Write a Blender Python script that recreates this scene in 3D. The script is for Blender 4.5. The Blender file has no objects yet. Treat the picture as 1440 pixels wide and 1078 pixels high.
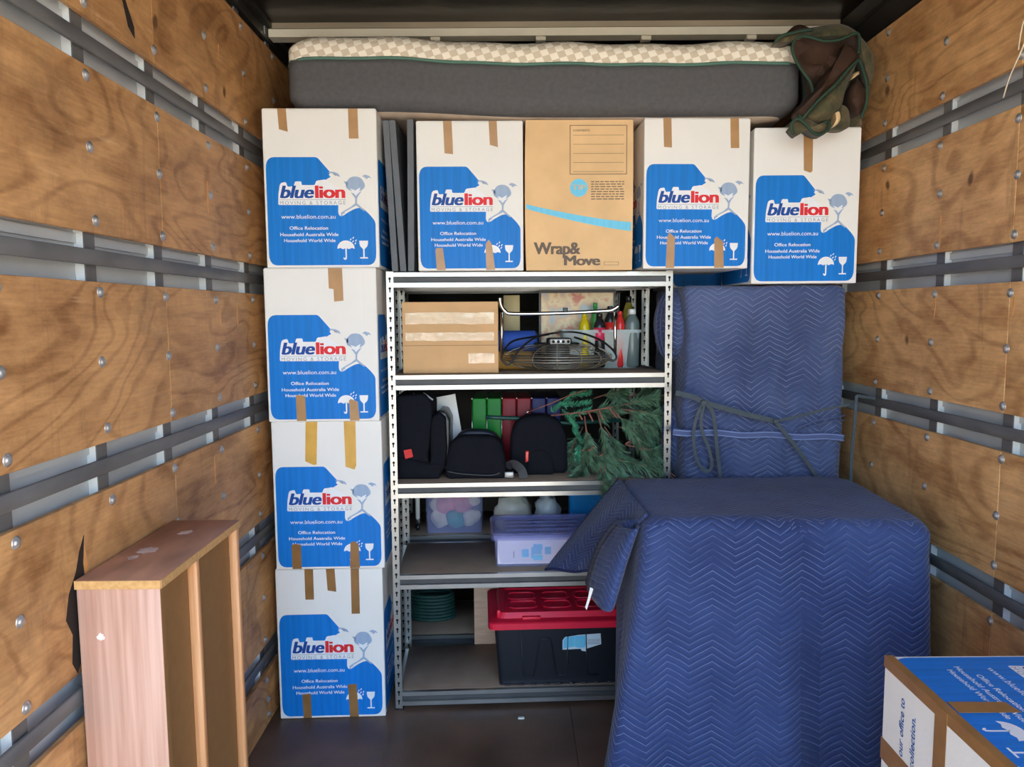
import bpy, bmesh, math, random
from mathutils import Vector, Matrix, noise
from mathutils.geometry import tessellate_polygon
random.seed(7)
SC = bpy.context.scene
COL = SC.collection
PI = math.pi

# ---------------------------------------------------------------- camera, sky, sun, exposure
cd = bpy.data.cameras.new('camera'); cam = bpy.data.objects.new('camera', cd); COL.objects.link(cam)
cd.sensor_fit = 'HORIZONTAL'; cd.sensor_width = 36.0; cd.lens = 36.0 * 1036 / 1440; cd.clip_start = 0.02
RT = (0.9999736, -0.0026443, -0.0067694); UP = (0.0069894, 0.0947416, 0.9954774); FW = (0.001991, 0.9954984, -0.0947576)
CZ = 1.568
cam.matrix_world = Matrix(((RT[0], UP[0], -FW[0], 0), (RT[1], UP[1], -FW[1], 0), (RT[2], UP[2], -FW[2], CZ), (0, 0, 0, 1)))
SC.camera = cam
w = bpy.data.worlds.new('sky'); SC.world = w; w.use_nodes = True
nt = w.node_tree; bg = nt.nodes['Background']
sky = nt.nodes.new('ShaderNodeTexSky'); sky.sky_type = 'NISHITA'; sky.sun_disc = False
sky.sun_elevation = math.radians(48); sky.sun_rotation = math.radians(70); sky.air_density = 1.0; sky.dust_density = 2.0
nt.links.new(sky.outputs[0], bg.inputs[0]); bg.inputs[1].default_value = 0.28
sd = bpy.data.lights.new('sun', 'SUN'); sd.energy = 4.5; sd.angle = 0.01; sd.color = (1, 0.93, 0.82)
sun = bpy.data.objects.new('sun', sd); COL.objects.link(sun)
sun.rotation_euler = Vector((0.55, -0.32, -0.95)).to_track_quat('-Z', 'Y').to_euler()
SC.view_settings.view_transform = 'Standard'; SC.view_settings.look = 'None'
SC.view_settings.gamma = 1.0; SC.view_settings.use_curve_mapping = False
SC.view_settings.exposure = 2.52
SC.cycles.max_bounces = 10; SC.cycles.diffuse_bounces = 6; SC.cycles.transparent_max_bounces = 16

# ---------------------------------------------------------------- helpers
def lin(c):
    return tuple(((x / 255) / 12.92 if x / 255 <= 0.04045 else ((x / 255 + 0.055) / 1.055) ** 2.4) for x in c)
def nodes(name):
    m = bpy.data.materials.new(name); m.use_nodes = True
    return m, m.node_tree, m.node_tree.nodes['Principled BSDF']
def N(t, kind, **kw):
    n = t.nodes.new(kind)
    for k, v in kw.items():
        if k.startswith('i_'):
            key = k[2:]; key = int(key) if key.isdigit() else key.replace('_', ' ')
            n.inputs[key].default_value = v
        else: setattr(n, k, v)
    return n
def L(t, a, b): t.links.new(a, b)
def vary(t, coord, col, amt, scale, stretch=(1, 1, 1), detail=4):
    mp = N(t, 'ShaderNodeMapping', i_Scale=stretch); L(t, coord, mp.inputs[0])
    nz = N(t, 'ShaderNodeTexNoise', i_Scale=scale, i_Detail=detail); L(t, mp.outputs[0], nz.inputs['Vector'])
    rp = N(t, 'ShaderNodeValToRGB'); e = rp.color_ramp.elements
    e[0].position = .3; e[1].position = .7
    e[0].color = (*[x * (1 - amt) for x in col], 1); e[1].color = (*[min(1, x * (1 + amt)) for x in col], 1)
    L(t, nz.outputs['Fac'], rp.inputs[0]); return rp.outputs[0], nz.outputs['Fac']
def mat(name, c, rough=.5, metal=0, var=.12, scale=6, stretch=(1, 1, 1), bump=0, bscale=60, bstretch=(1, 1, 1), spec=.5, coat=0, sheen=0):
    m, t, b = nodes(name); col = lin(c)
    tc = N(t, 'ShaderNodeTexCoord')
    if var:
        o, f = vary(t, tc.outputs['Object'], col, var, scale, stretch); L(t, o, b.inputs['Base Color'])
    else: b.inputs['Base Color'].default_value = (*col, 1)
    b.inputs['Roughness'].default_value = rough; b.inputs['Metallic'].default_value = metal
    b.inputs['Specular IOR Level'].default_value = spec; b.inputs['Coat Weight'].default_value = coat; b.inputs['Coat Roughness'].default_value = .1
    if sheen: b.inputs['Sheen Weight'].default_value = sheen
    if bump:
        mp = N(t, 'ShaderNodeMapping', i_Scale=bstretch); L(t, tc.outputs['Object'], mp.inputs[0])
        nz = N(t, 'ShaderNodeTexNoise', i_Scale=bscale, i_Detail=3); L(t, mp.outputs[0], nz.inputs['Vector'])
        bp = N(t, 'ShaderNodeBump', i_Strength=bump, i_Distance=.004); L(t, nz.outputs['Fac'], bp.inputs['Height']); L(t, bp.outputs[0], b.inputs['Normal'])
    return m
def clear(name, c, alpha, rough=.2):
    m, t, b = nodes(name); b.inputs['Base Color'].default_value = (*lin(c), 1); b.inputs['Roughness'].default_value = rough
    b.inputs['Alpha'].default_value = alpha
    return m

class MB:
    """collects geometry with material slots, builds one mesh"""
    def __init__(s): s.v = []; s.f = []; s.m = []; s.sm = []
    def add(s, vs, fs, mi=0, smooth=False):
        o = len(s.v); s.v += [tuple(v) for v in vs]; s.f += [tuple(i + o for i in f) for f in fs]
        s.m += [mi] * len(fs); s.sm += [smooth] * len(fs); return s
    def box(s, x0, x1, y0, y1, z0, z1, mi=0):
        vs = [(x, y, z) for z in (z0, z1) for y in (y0, y1) for x in (x0, x1)]
        return s.add(vs, [(0, 2, 3, 1), (4, 5, 7, 6), (0, 1, 5, 4), (2, 6, 7, 3), (0, 4, 6, 2), (1, 3, 7, 5)], mi)
    def bbox(s, x0, x1, y0, y1, z0, z1, b=.004, seg=2, mi=0, smooth=True):
        bm = bmesh.new(); bmesh.ops.create_cube(bm, size=1)
        for v in bm.verts: v.co = ((x0 + x1) / 2 + v.co.x * (x1 - x0), (y0 + y1) / 2 + v.co.y * (y1 - y0), (z0 + z1) / 2 + v.co.z * (z1 - z0))
        bmesh.ops.bevel(bm, geom=bm.edges[:], offset=b, segments=seg, profile=.5, affect='EDGES')
        s.bm(bm, mi, smooth); return s
    def bm(s, bm, mi=0, smooth=False):
        bm.verts.index_update()
        s.add([v.co[:] for v in bm.verts], [[v.index for v in f.verts] for f in bm.faces], mi, smooth); bm.free(); return s
    def tube(s, pts, r, n=8, mi=0, closed=False, caps=True):
        P = [Vector(p) for p in pts]; k = len(P); rs = r if isinstance(r, (list, tuple)) else [r] * k
        vs = []; fs = []; up = None
        for i in range(k):
            a = P[(i - 1) % k] if (closed or i) else P[i]; b = P[(i + 1) % k] if (closed or i < k - 1) else P[i]
            t = (b - a).normalized()
            if up is None: up = Vector((0, 0, 1)) if abs(t.z) < .9 else Vector((1, 0, 0))
            x = t.cross(up).normalized(); up = x.cross(t).normalized()
            for j in range(n):
                an = 2 * PI * j / n; vs.append(P[i] + (x * math.cos(an) + up * math.sin(an)) * rs[i])
        for i in range(k if closed else k - 1):
            for j in range(n):
                a = i * n + j; b = i * n + (j + 1) % n; c = ((i + 1) % k) * n + (j + 1) % n; d = ((i + 1) % k) * n + j
                fs.append((a, b, c, d))
        if caps and not closed: fs += [tuple(range(n))[::-1], tuple(range((k - 1) * n, k * n))]
        return s.add(vs, fs, mi, True)
    def lathe(s, prof, cx=0, cy=0, n=20, mi=0, axis='z'):
        vs = []; fs = []
        for r, h in prof:
            for j in range(n):
                a = 2 * PI * j / n; p = (r * math.cos(a), r * math.sin(a), h)
                if axis == 'y': p = (p[0], p[2], p[1])
                if axis == 'x': p = (p[2], p[0], p[1])
                vs.append((p[0] + cx, p[1] + cy, p[2]))
        for i in range(len(prof) - 1):
            for j in range(n): fs.append((i * n + j, i * n + (j + 1) % n, (i + 1) * n + (j + 1) % n, (i + 1) * n + j))
        fs += [tuple(range(n))[::-1], tuple(range((len(prof) - 1) * n, len(prof) * n))]
        return s.add(vs, fs, mi, True)
    def prism(s, poly, to3, t0, t1, mi=0, caps=True, smooth=False):
        """extrude a 2-D polygon; to3(a, b, d) maps to 3-D"""
        n = len(poly); tri = tessellate_polygon([[Vector((p[0], p[1], 0)) for p in poly]])
        vs = [to3(a, b, t0) for a, b in poly] + [to3(a, b, t1) for a, b in poly]
        fs = [tuple(t) for t in tri] + [tuple(i + n for i in t[::-1]) for t in tri]
        s.add(vs, fs, mi, False)
        s.add(vs, [(i, (i + 1) % n, (i + 1) % n + n, i + n) for i in range(n)], mi, smooth); return s
    def poly(s, pts, to3, d, mi=0):
        tri = tessellate_polygon([[Vector((p[0], p[1], 0)) for p in pts]])
        return s.add([to3(a, b, d) for a, b in pts], [tuple(t) for t in tri], mi)
    def mesh(s, name, mats):
        me = bpy.data.meshes.new(name); me.from_pydata(s.v, [], s.f)
        for m in (mats if isinstance(mats, (list, tuple)) else [mats]): me.materials.append(m)
        me.polygons.foreach_set('material_index', s.m); me.polygons.foreach_set('use_smooth', s.sm)
        bm = bmesh.new(); bm.from_mesh(me); bmesh.ops.recalc_face_normals(bm, faces=bm.faces[:]) if s.recalc else None; bm.to_mesh(me); bm.free()
        me.update(); return me
    recalc = True
    def build(s, name, mats, parent=None):
        return link(name, s.mesh(name, mats), parent)
def link(name, me, parent=None):
    o = bpy.data.objects.new(name, me); COL.objects.link(o)
    if parent is not None: o.parent = parent
    return o
def tag(o, label, cat, group=None):
    o['label'] = label; o['category'] = cat
    if group: o['group'] = group
    return o
def thing(name, label, cat, loc=(0, 0, 0), rz=0, group=None):
    o = bpy.data.objects.new(name, None); COL.objects.link(o); o.location = loc; o.rotation_euler = (0, 0, rz); o.empty_display_size = .1
    return tag(o, label, cat, group)
def struct(o): o['kind'] = 'structure'; return o
def at(u, v, y):
    """the point of the plane Y = y seen at photo pixel u, v"""
    a, b = (u - 720) / 1036, (539 - v) / 1036
    d = [RT[i] * a + UP[i] * b + FW[i] for i in range(3)]; t = y / d[1]
    return Vector((d[0] * t, y, d[2] * t + CZ))
def rounded(pts, r, n=5):
    out = []; k = len(pts)
    for i in range(k):
        p0, p1, p2 = Vector(pts[i - 1][:2]), Vector(pts[i][:2]), Vector(pts[(i + 1) % k][:2])
        rr = pts[i][2] if len(pts[i]) > 2 else r
        if rr <= 0: out.append(p1[:]); continue
        a = (p0 - p1); b = (p2 - p1); ra = min(rr, a.length * .49, b.length * .49)
        A = p1 + a.normalized() * ra; B = p1 + b.normalized() * ra
        for j in range(n + 1):
            t = j / n; q = A * (1 - t) ** 2 + p1 * 2 * t * (1 - t) + B * t * t; out.append((q.x, q.y))
    return out
def smoothpath(pts, n=6):
    P = [Vector(p) for p in pts]; out = []
    for i in range(len(P) - 1):
        a, b, c, d = P[max(i - 1, 0)], P[i], P[i + 1], P[min(i + 2, len(P) - 1)]
        for j in range(n):
            t = j / n
            out.append(.5 * ((2 * b) + (c - a) * t + (2 * a - 5 * b + 4 * c - d) * t * t + (3 * b - a - 3 * c + d) * t ** 3))
    out.append(P[-1]); return out
def ribbon(pts, wd, th=.003, nrm=Vector((0, -1, 0))):
    m = MB(); P = [Vector(p) for p in pts]; vs = []
    for i, p in enumerate(P):
        t = (P[min(i + 1, len(P) - 1)] - P[max(i - 1, 0)]).normalized(); s = t.cross(nrm).normalized() * wd / 2; n = nrm * th
        vs += [p - s, p + s, p + s + n, p - s + n]
    fs = []
    for i in range(len(P) - 1):
        for j in range(4): fs.append((i * 4 + j, i * 4 + (j + 1) % 4, i * 4 + 4 + (j + 1) % 4, i * 4 + 4 + j))
    k = len(P) * 4; fs += [(0, 1, 2, 3), (k - 4, k - 3, k - 2, k - 1)]
    return m.add(vs, fs, 0, False)
def fbm(p, s, seed=0):
    v = Vector((p[0] * s + seed, p[1] * s + seed * 1.7, p[2] * s - seed)); return noise.fractal(v, 1, 2, 4)

# ---- lettering: built-in vector font turned to flat meshes
def glyphs(txt, bold=0, shear=0, spacing=1.0):
    cu = bpy.data.curves.new('t', 'FONT'); cu.body = txt; cu.size = 1; cu.offset = bold; cu.shear = shear; cu.space_character = spacing; cu.resolution_u = 3
    o = bpy.data.objects.new('t', cu); COL.objects.link(o); bpy.context.view_layer.update()
    me = bpy.data.meshes.new_from_object(o.evaluated_get(bpy.context.evaluated_depsgraph_get()))
    vs = [v.co.copy() for v in me.vertices]; fs = [tuple(p.vertices) for p in me.polygons]
    bpy.data.objects.remove(o); bpy.data.curves.remove(cu); bpy.data.meshes.remove(me)
    return vs, fs
def text(m, txt, a0, a1, base, cap, to3, d, mi=0, bold=0, shear=0, spacing=1.0, capref=.7):
    vs, fs = glyphs(txt, 0, shear, spacing)
    x0 = min(v.x for v in vs); x1 = max(v.x for v in vs); e = max(0, bold) * .8
    sx = (a1 - a0) / (x1 - x0 + 2 * e); sy = cap / (capref + e * .5)
    # heavier strokes: the same glyphs printed a few times, slightly shifted
    for k, (dx, dy) in enumerate(((0, 0),) if bold <= 0 else ((-e, 0), (0, 0), (e, 0), (-e, e * .6), (e, e * .6))):
        m.add([to3(a0 + (v.x - x0 + e + dx) * sx, base + (v.y + dy) * sy, d + k * .00006) for v in vs], fs, mi)

# ---------------------------------------------------------------- materials
def ply_mat(name, c_light, c_dark, seed):
    m, t, b = nodes(name); g = N(t, 'ShaderNodeNewGeometry'); oi = N(t, 'ShaderNodeObjectInfo')
    off = N(t, 'ShaderNodeVectorMath', operation='SCALE'); off.inputs[0].default_value = (7.3 + seed, 3.1, 5.7); L(t, oi.outputs['Random'], off.inputs['Scale'])
    ad = N(t, 'ShaderNodeVectorMath', operation='ADD'); L(t, g.outputs['Position'], ad.inputs[0]); L(t, off.outputs[0], ad.inputs[1])
    mp = N(t, 'ShaderNodeMapping', i_Scale=(1, .55, 1.25)); L(t, ad.outputs[0], mp.inputs[0])
    # broad figure of the rotary-cut veneer: contour bands of a smooth noise
    n1 = N(t, 'ShaderNodeTexNoise', i_Scale=1.5, i_Detail=3, i_Distortion=.6, i_Roughness=.45); L(t, mp.outputs[0], n1.inputs['Vector'])
    mu = N(t, 'ShaderNodeMath', operation='MULTIPLY'); mu.inputs[1].default_value = 120; L(t, n1.outputs['Fac'], mu.inputs[0])
    si = N(t, 'ShaderNodeMath', operation='SINE'); L(t, mu.outputs[0], si.inputs[0])
    n2 = N(t, 'ShaderNodeTexNoise', i_Scale=4.5, i_Detail=9, i_Roughness=.72); L(t, mp.outputs[0], n2.inputs['Vector'])
    mp3 = N(t, 'ShaderNodeMapping', i_Scale=(30, 6, 90)); L(t, ad.outputs[0], mp3.inputs[0])
    n3 = N(t, 'ShaderNodeTexNoise', i_Scale=1.6, i_Detail=3); L(t, mp3.outputs[0], n3.inputs['Vector'])
    r0 = N(t, 'ShaderNodeMapRange'); L(t, si.outputs[0], r0.inputs[0]); r0.inputs[1].default_value = .25; r0.inputs[2].default_value = 1; r0.inputs[3].default_value = 0; r0.inputs[4].default_value = .30
    r1 = N(t, 'ShaderNodeMapRange'); L(t, n2.outputs['Fac'], r1.inputs[0]); r1.inputs[1].default_value = .38; r1.inputs[2].default_value = .72; r1.inputs[3].default_value = 0; r1.inputs[4].default_value = .85
    r3 = N(t, 'ShaderNodeMapRange'); L(t, n3.outputs['Fac'], r3.inputs[0]); r3.inputs[1].default_value = .35; r3.inputs[2].default_value = .7; r3.inputs[3].default_value = -.06; r3.inputs[4].default_value = .14
    a1 = N(t, 'ShaderNodeMath', operation='ADD'); L(t, r0.outputs[0], a1.inputs[0]); L(t, r1.outputs[0], a1.inputs[1])
    a2 = N(t, 'ShaderNodeMath', operation='ADD', use_clamp=True); L(t, a1.outputs[0], a2.inputs[0]); L(t, r3.outputs[0], a2.inputs[1])
    mx = N(t, 'ShaderNodeMix', data_type='RGBA'); L(t, a2.outputs[0], mx.inputs['Factor'])
    mx.inputs['A'].default_value = (*lin(c_light), 1); mx.inputs['B'].default_value = (*lin(c_dark), 1)
    # knots
    vo = N(t, 'ShaderNodeTexVoronoi', i_Scale=4.2, i_Randomness=1.0); mpk = N(t, 'ShaderNodeMapping', i_Scale=(.3, 1.15, .8)); L(t, ad.outputs[0], mpk.inputs[0])
    wob = N(t, 'ShaderNodeTexNoise', i_Scale=9.0, i_Detail=2); L(t, ad.outputs[0], wob.inputs['Vector'])
    wm = N(t, 'ShaderNodeVectorMath', operation='SCALE'); wm.inputs['Scale'].default_value = .05; L(t, wob.outputs['Color'], wm.inputs[0])
    wa = N(t, 'ShaderNodeVectorMath', operation='ADD'); L(t, mpk.outputs[0], wa.inputs[0]); L(t, wm.outputs[0], wa.inputs[1]); L(t, wa.outputs[0], vo.inputs['Vector'])
    kn = N(t, 'ShaderNodeMapRange', clamp=True); L(t, vo.outputs['Distance'], kn.inputs[0]); kn.inputs[1].default_value = .05; kn.inputs[2].default_value = .10; kn.inputs[3].default_value = .85; kn.inputs[4].default_value = 0
    cx = N(t, 'ShaderNodeSeparateColor'); L(t, vo.outputs['Color'], cx.inputs[0])
    gt = N(t, 'ShaderNodeMath', operation='GREATER_THAN'); gt.inputs[1].default_value = .30; L(t, cx.outputs[0], gt.inputs[0])
    km = N(t, 'ShaderNodeMath', operation='MULTIPLY'); L(t, kn.outputs[0], km.inputs[0]); L(t, gt.outputs[0], km.inputs[1])
    mk = N(t, 'ShaderNodeMix', data_type='RGBA'); L(t, km.outputs[0], mk.inputs['Factor']); L(t, mx.outputs['Result'], mk.inputs['A']); mk.inputs['B'].default_value = (*lin((88, 54, 30)), 1)
    # pale scratches and scuffs
    mps = N(t, 'ShaderNodeMapping', i_Scale=(20, 3, 26), i_Rotation=(.5, 0, 0)); L(t, ad.outputs[0], mps.inputs[0])
    ns = N(t, 'ShaderNodeTexNoise', i_Scale=1.1, i_Detail=5, i_Roughness=.7); L(t, mps.outputs[0], ns.inputs['Vector'])
    rs = N(t, 'ShaderNodeMapRange', clamp=True); L(t, ns.outputs['Fac'], rs.inputs[0]); rs.inputs[1].default_value = .63; rs.inputs[2].default_value = .76; rs.inputs[3].default_value = 0; rs.inputs[4].default_value = .45
    ms = N(t, 'ShaderNodeMix', data_type='RGBA'); L(t, rs.outputs[0], ms.inputs['Factor']); L(t, mk.outputs['Result'], ms.inputs['A']); ms.inputs['B'].default_value = (*lin((236, 198, 150)), 1)
    # grime
    ng = N(t, 'ShaderNodeTexNoise', i_Scale=2.3, i_Detail=8, i_Roughness=.7); L(t, ad.outputs[0], ng.inputs['Vector'])
    rg = N(t, 'ShaderNodeMapRange', clamp=True); L(t, ng.outputs['Fac'], rg.inputs[0]); rg.inputs[1].default_value = .56; rg.inputs[2].default_value = .78; rg.inputs[3].default_value = 0; rg.inputs[4].default_value = .6
    mg = N(t, 'ShaderNodeMix', data_type='RGBA'); L(t, rg.outputs[0], mg.inputs['Factor']); L(t, ms.outputs['Result'], mg.inputs['A']); mg.inputs['B'].default_value = (*lin((98, 74, 54)), 1)
    mpv = N(t, 'ShaderNodeMapping', i_Scale=(3, 7, .9)); L(t, ad.outputs[0], mpv.inputs[0])     # vertical weather streaks
    nv = N(t, 'ShaderNodeTexNoise', i_Scale=1.0, i_Detail=7, i_Roughness=.75); L(t, mpv.outputs[0], nv.inputs['Vector'])
    rv = N(t, 'ShaderNodeMapRange', clamp=True); L(t, nv.outputs['Fac'], rv.inputs[0]); rv.inputs[1].default_value = .58; rv.inputs[2].default_value = .74; rv.inputs[3].default_value = 0; rv.inputs[4].default_value = .6
    mv = N(t, 'ShaderNodeMix', data_type='RGBA'); L(t, rv.outputs[0], mv.inputs['Factor']); L(t, mg.outputs['Result'], mv.inputs['A']); mv.inputs['B'].default_value = (*lin((112, 74, 48)), 1)
    L(t, mv.outputs['Result'], b.inputs['Base Color']); b.inputs['Roughness'].default_value = .55; b.inputs['Specular IOR Level'].default_value = .35
    bp = N(t, 'ShaderNodeBump', i_Strength=.25, i_Distance=.002); L(t, n3.outputs['Fac'], bp.inputs['Height']); L(t, bp.outputs[0], b.inputs['Normal'])
    return m
PLY_L = ply_mat('plywood left', (214, 162, 106), (136, 90, 50), 0)
PLY_R = ply_mat('plywood right', (238, 186, 126), (158, 106, 60), 4)

def quilt_mat(name, c0, c1, thread, pucker=.06, wob=.022):
    m, t, b = nodes(name); uv = N(t, 'ShaderNodeUVMap'); sp = N(t, 'ShaderNodeSeparateXYZ'); L(t, uv.outputs[0], sp.inputs[0])
    tc = N(t, 'ShaderNodeTexCoord')
    wn = N(t, 'ShaderNodeTexNoise', i_Scale=5.0, i_Detail=2); L(t, tc.outputs['Object'], wn.inputs['Vector'])
    wo = N(t, 'ShaderNodeMath', operation='MULTIPLY_ADD'); wo.inputs[1].default_value = wob; L(t, wn.outputs['Fac'], wo.inputs[0])
    tri = N(t, 'ShaderNodeMath', operation='PINGPONG'); tri.inputs[1].default_value = .066; L(t, sp.outputs[0], tri.inputs[0])
    tm = N(t, 'ShaderNodeMath', operation='MULTIPLY'); tm.inputs[1].default_value = -.62; L(t, tri.outputs[0], tm.inputs[0])
    L(t, sp.outputs[1], wo.inputs[2])
    ad = N(t, 'ShaderNodeMath', operation='ADD'); L(t, wo.outputs[0], ad.inputs[0]); L(t, tm.outputs[0], ad.inputs[1])
    pp = N(t, 'ShaderNodeMath', operation='PINGPONG'); pp.inputs[1].default_value = .0105; L(t, ad.outputs[0], pp.inputs[0])   # 0 at a seam .. .0105 midway
    ln = N(t, 'ShaderNodeMapRange', clamp=True); L(t, pp.outputs[0], ln.inputs[0]); ln.inputs[1].default_value = .0004; ln.inputs[2].default_value = .0014; ln.inputs[3].default_value = 1; ln.inputs[4].default_value = 0
    br = N(t, 'ShaderNodeTexNoise', i_Scale=14.0, i_Detail=3); L(t, tc.outputs['Object'], br.inputs['Vector'])
    brr = N(t, 'ShaderNodeMapRange', clamp=True); L(t, br.outputs['Fac'], brr.inputs[0]); brr.inputs[1].default_value = .35; brr.inputs[2].default_value = .6; brr.inputs[3].default_value = .12; brr.inputs[4].default_value = .7
    lf = N(t, 'ShaderNodeMath', operation='MULTIPLY'); L(t, ln.outputs[0], lf.inputs[0]); L(t, brr.outputs[0], lf.inputs[1])
    nz = N(t, 'ShaderNodeTexNoise', i_Scale=3.0, i_Detail=5); L(t, tc.outputs['Object'], nz.inputs['Vector'])
    rp = N(t, 'ShaderNodeValToRGB'); rp.color_ramp.elements[0].position = .35; rp.color_ramp.elements[1].position = .7
    rp.color_ramp.elements[0].color = (*lin(c0), 1); rp.color_ramp.elements[1].color = (*lin(c1), 1); L(t, nz.outputs['Fac'], rp.inputs[0])
    mx = N(t, 'ShaderNodeMix', data_type='RGBA'); L(t, lf.outputs[0], mx.inputs['Factor']); L(t, rp.outputs[0], mx.inputs['A']); mx.inputs['B'].default_value = (*lin(thread), 1)
    L(t, mx.outputs['Result'], b.inputs['Base Color']); b.inputs['Roughness'].default_value = .75; b.inputs['Specular IOR Level'].default_value = .3
    b.inputs['Sheen Weight'].default_value = .15
    hs = N(t, 'ShaderNodeMath', operation='SQRT'); L(t, pp.outputs[0], hs.inputs[0])
    wr = N(t, 'ShaderNodeTexNoise', i_Scale=28.0, i_Detail=3); mp = N(t, 'ShaderNodeMapping', i_Scale=(1, 1, .3)); L(t, tc.outputs['Object'], mp.inputs[0]); L(t, mp.outputs[0], wr.inputs['Vector'])
    wa = N(t, 'ShaderNodeMath', operation='MULTIPLY_ADD'); wa.inputs[1].default_value = pucker; L(t, wr.outputs['Fac'], wa.inputs[0]); L(t, hs.outputs[0], wa.inputs[2])
    lg = N(t, 'ShaderNodeTexNoise', i_Scale=8.0, i_Detail=3, i_Distortion=.8); L(t, mp.outputs[0], lg.inputs['Vector'])
    wb_ = N(t, 'ShaderNodeMath', operation='MULTIPLY_ADD'); wb_.inputs[1].default_value = pucker * 3.2; L(t, lg.outputs['Fac'], wb_.inputs[0]); L(t, wa.outputs[0], wb_.inputs[2])
    bp = N(t, 'ShaderNodeBump', i_Strength=.6, i_Distance=.055); L(t, wb_.outputs[0], bp.inputs['Height']); L(t, bp.outputs[0], b.inputs['Normal'])
    return m
QUILT = quilt_mat('quilted navy', (36, 53, 98), (54, 73, 122), (136, 150, 192), .08)
QUILT2 = quilt_mat('quilted slate blue', (58, 72, 112), (84, 98, 138), (176, 186, 212), .14, .06)

def print_mat(name, c, amt=.12):   # ink on corrugated board: faint vertical streaks
    m, t, b = nodes(name); tc = N(t, 'ShaderNodeTexCoord')
    o, f = vary(t, tc.outputs['Object'], lin(c), amt, 9, (10, 10, .35), 3); L(t, o, b.inputs['Base Color']); b.inputs['Roughness'].default_value = .5; b.inputs['Specular IOR Level'].default_value = .3
    return m
WHITE = mat('white board', (238, 236, 230), .6, var=.03, scale=4, bump=.15, bscale=12, bstretch=(6, 6, .3), spec=.3)
KRAFT = mat('kraft board', (228, 190, 140), .7, var=.07, scale=9, bump=.2, bscale=12, bstretch=(6, 6, .3), spec=.25)
KRAFT2 = mat('tan board', (212, 170, 122), .7, var=.06, scale=9, bump=.2, bscale=14, spec=.25)
BLUE = print_mat('blue ink', (4, 120, 208)); NAVY = print_mat('navy ink', (14, 74, 156), .05); RED = print_mat('red ink', (222, 44, 52), .05)
GREYINK = print_mat('grey ink', (150, 160, 172), .05); PALEINK = print_mat('pale blue ink', (158, 178, 204), .05); WHITEINK = print_mat('white ink', (236, 238, 240), .02)
BROWNINK = print_mat('brown ink', (104, 88, 74), .05); SKYINK = print_mat('sky ink', (112, 200, 232), .05)
TAPE = mat('tan packing tape', (178, 136, 88), .35, var=.12, scale=14); TAPEY = mat('yellow packing tape', (216, 166, 70), .4, var=.12, scale=14); TAPED = mat('brown packing tape', (150, 108, 62), .3, var=.15, scale=18)
CLEARTAPE = mat('shiny tape', (205, 170, 128), .12, var=.05, bump=.5, bscale=25, coat=1.0, spec=.8)
ZINC = mat('zinc shelving', (172, 172, 168), .30, .88, var=.1, scale=10); ZINC_SHADE = mat('zinc shelving shade', (74, 75, 76), .55, .2, var=.2, scale=8)  # the second, darker zinc has the beam recess shade in its colour
BLACKHOLE = mat('slot shadow', (14, 14, 16), .9, var=0)
BOARDM = mat('shelf chipboard', (142, 122, 104), .7, var=.12, scale=12, bump=.15, bscale=90)
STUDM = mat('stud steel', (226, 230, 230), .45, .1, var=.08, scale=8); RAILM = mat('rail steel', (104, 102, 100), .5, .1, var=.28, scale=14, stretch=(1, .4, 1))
SHEETM = mat('side sheet', (196, 202, 204), .5, .1, var=.16, scale=6, stretch=(1, .4, 1)); BOLTM = mat('bolt steel', (190, 190, 188), .35, .7, var=.1)
DARKM = mat('cornice steel', (52, 50, 46), .4, .3, var=.3, scale=5)
BLACKP = mat('black plastic', (22, 24, 28), .35, var=.15, scale=20); BLACKF = mat('black fabric', (22, 23, 30), .9, var=.12, scale=40, bump=.2, bscale=300, spec=.15)
CHROME = mat('chrome', (225, 222, 215), .15, 1.0, var=0); GREYP = mat('grey panel', (98, 102, 106), .6, var=.1, scale=10)
GREYW = mat('grey webbing', (68, 78, 84), .8, var=.15, scale=60)
PINE = mat('artificial needles', (98, 136, 106), .5, var=.6, scale=40); PINE2 = mat('tinsel green needles', (84, 168, 130), .45, var=.5, scale=50); TWIG = mat('reddish twig', (148, 96, 80), .8, var=.2, scale=30)
GREENP = mat('green steel pole', (20, 66, 60), .4, var=.1)

# ---------------------------------------------------------------- setting: the truck body
XL, XR, YB, YF, ZT = -.94, 1.398, -.25, 4.9, 2.72
RAILZ = [.261, .741, 1.221, 1.701, 2.18]
def floor_mat():
    m, t, b = nodes('floor ply'); tc = N(t, 'ShaderNodeTexCoord')
    o, f = vary(t, tc.outputs['Object'], lin((104, 82, 66)), .38, 3.5, (1, 1, 1), 9); L(t, o, b.inputs['Base Color'])
    rr = N(t, 'ShaderNodeMapRange'); L(t, f, rr.inputs[0]); rr.inputs[3].default_value = .3; rr.inputs[4].default_value = .65; L(t, rr.outputs[0], b.inputs['Roughness'])
    mp = N(t, 'ShaderNodeMapping', i_Scale=(60, 4, 1)); L(t, tc.outputs['Object'], mp.inputs[0]); nz = N(t, 'ShaderNodeTexNoise', i_Scale=2.0, i_Detail=4); L(t, mp.outputs[0], nz.inputs['Vector'])
    bp = N(t, 'ShaderNodeBump', i_Strength=.3, i_Distance=.003); L(t, nz.outputs['Fac'], bp.inputs['Height']); L(t, bp.outputs[0], b.inputs['Normal'])
    return m
FLOORM = floor_mat()
fl = MB(); fl.box(XL - .1, XR + .1, YB, YF + .1, -.12, -.012); fo = struct(fl.build('floor', FLOORM))
for i, (a, b) in enumerate(((YB, .6), (.6, 1.8), (1.8, 3.0), (3.0, YF))):
    for c, d in ((XL - .02, .228), (.228, XR + .02)):
        MB().box(c + .001, d - .001, a + .001, b - .001, -.012, 0).build('floor_panel', FLOORM, fo)
CEILM = mat('ceiling black sheet', (26, 23, 20), .28, var=.4, scale=3, bump=.08, bscale=4)
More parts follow.
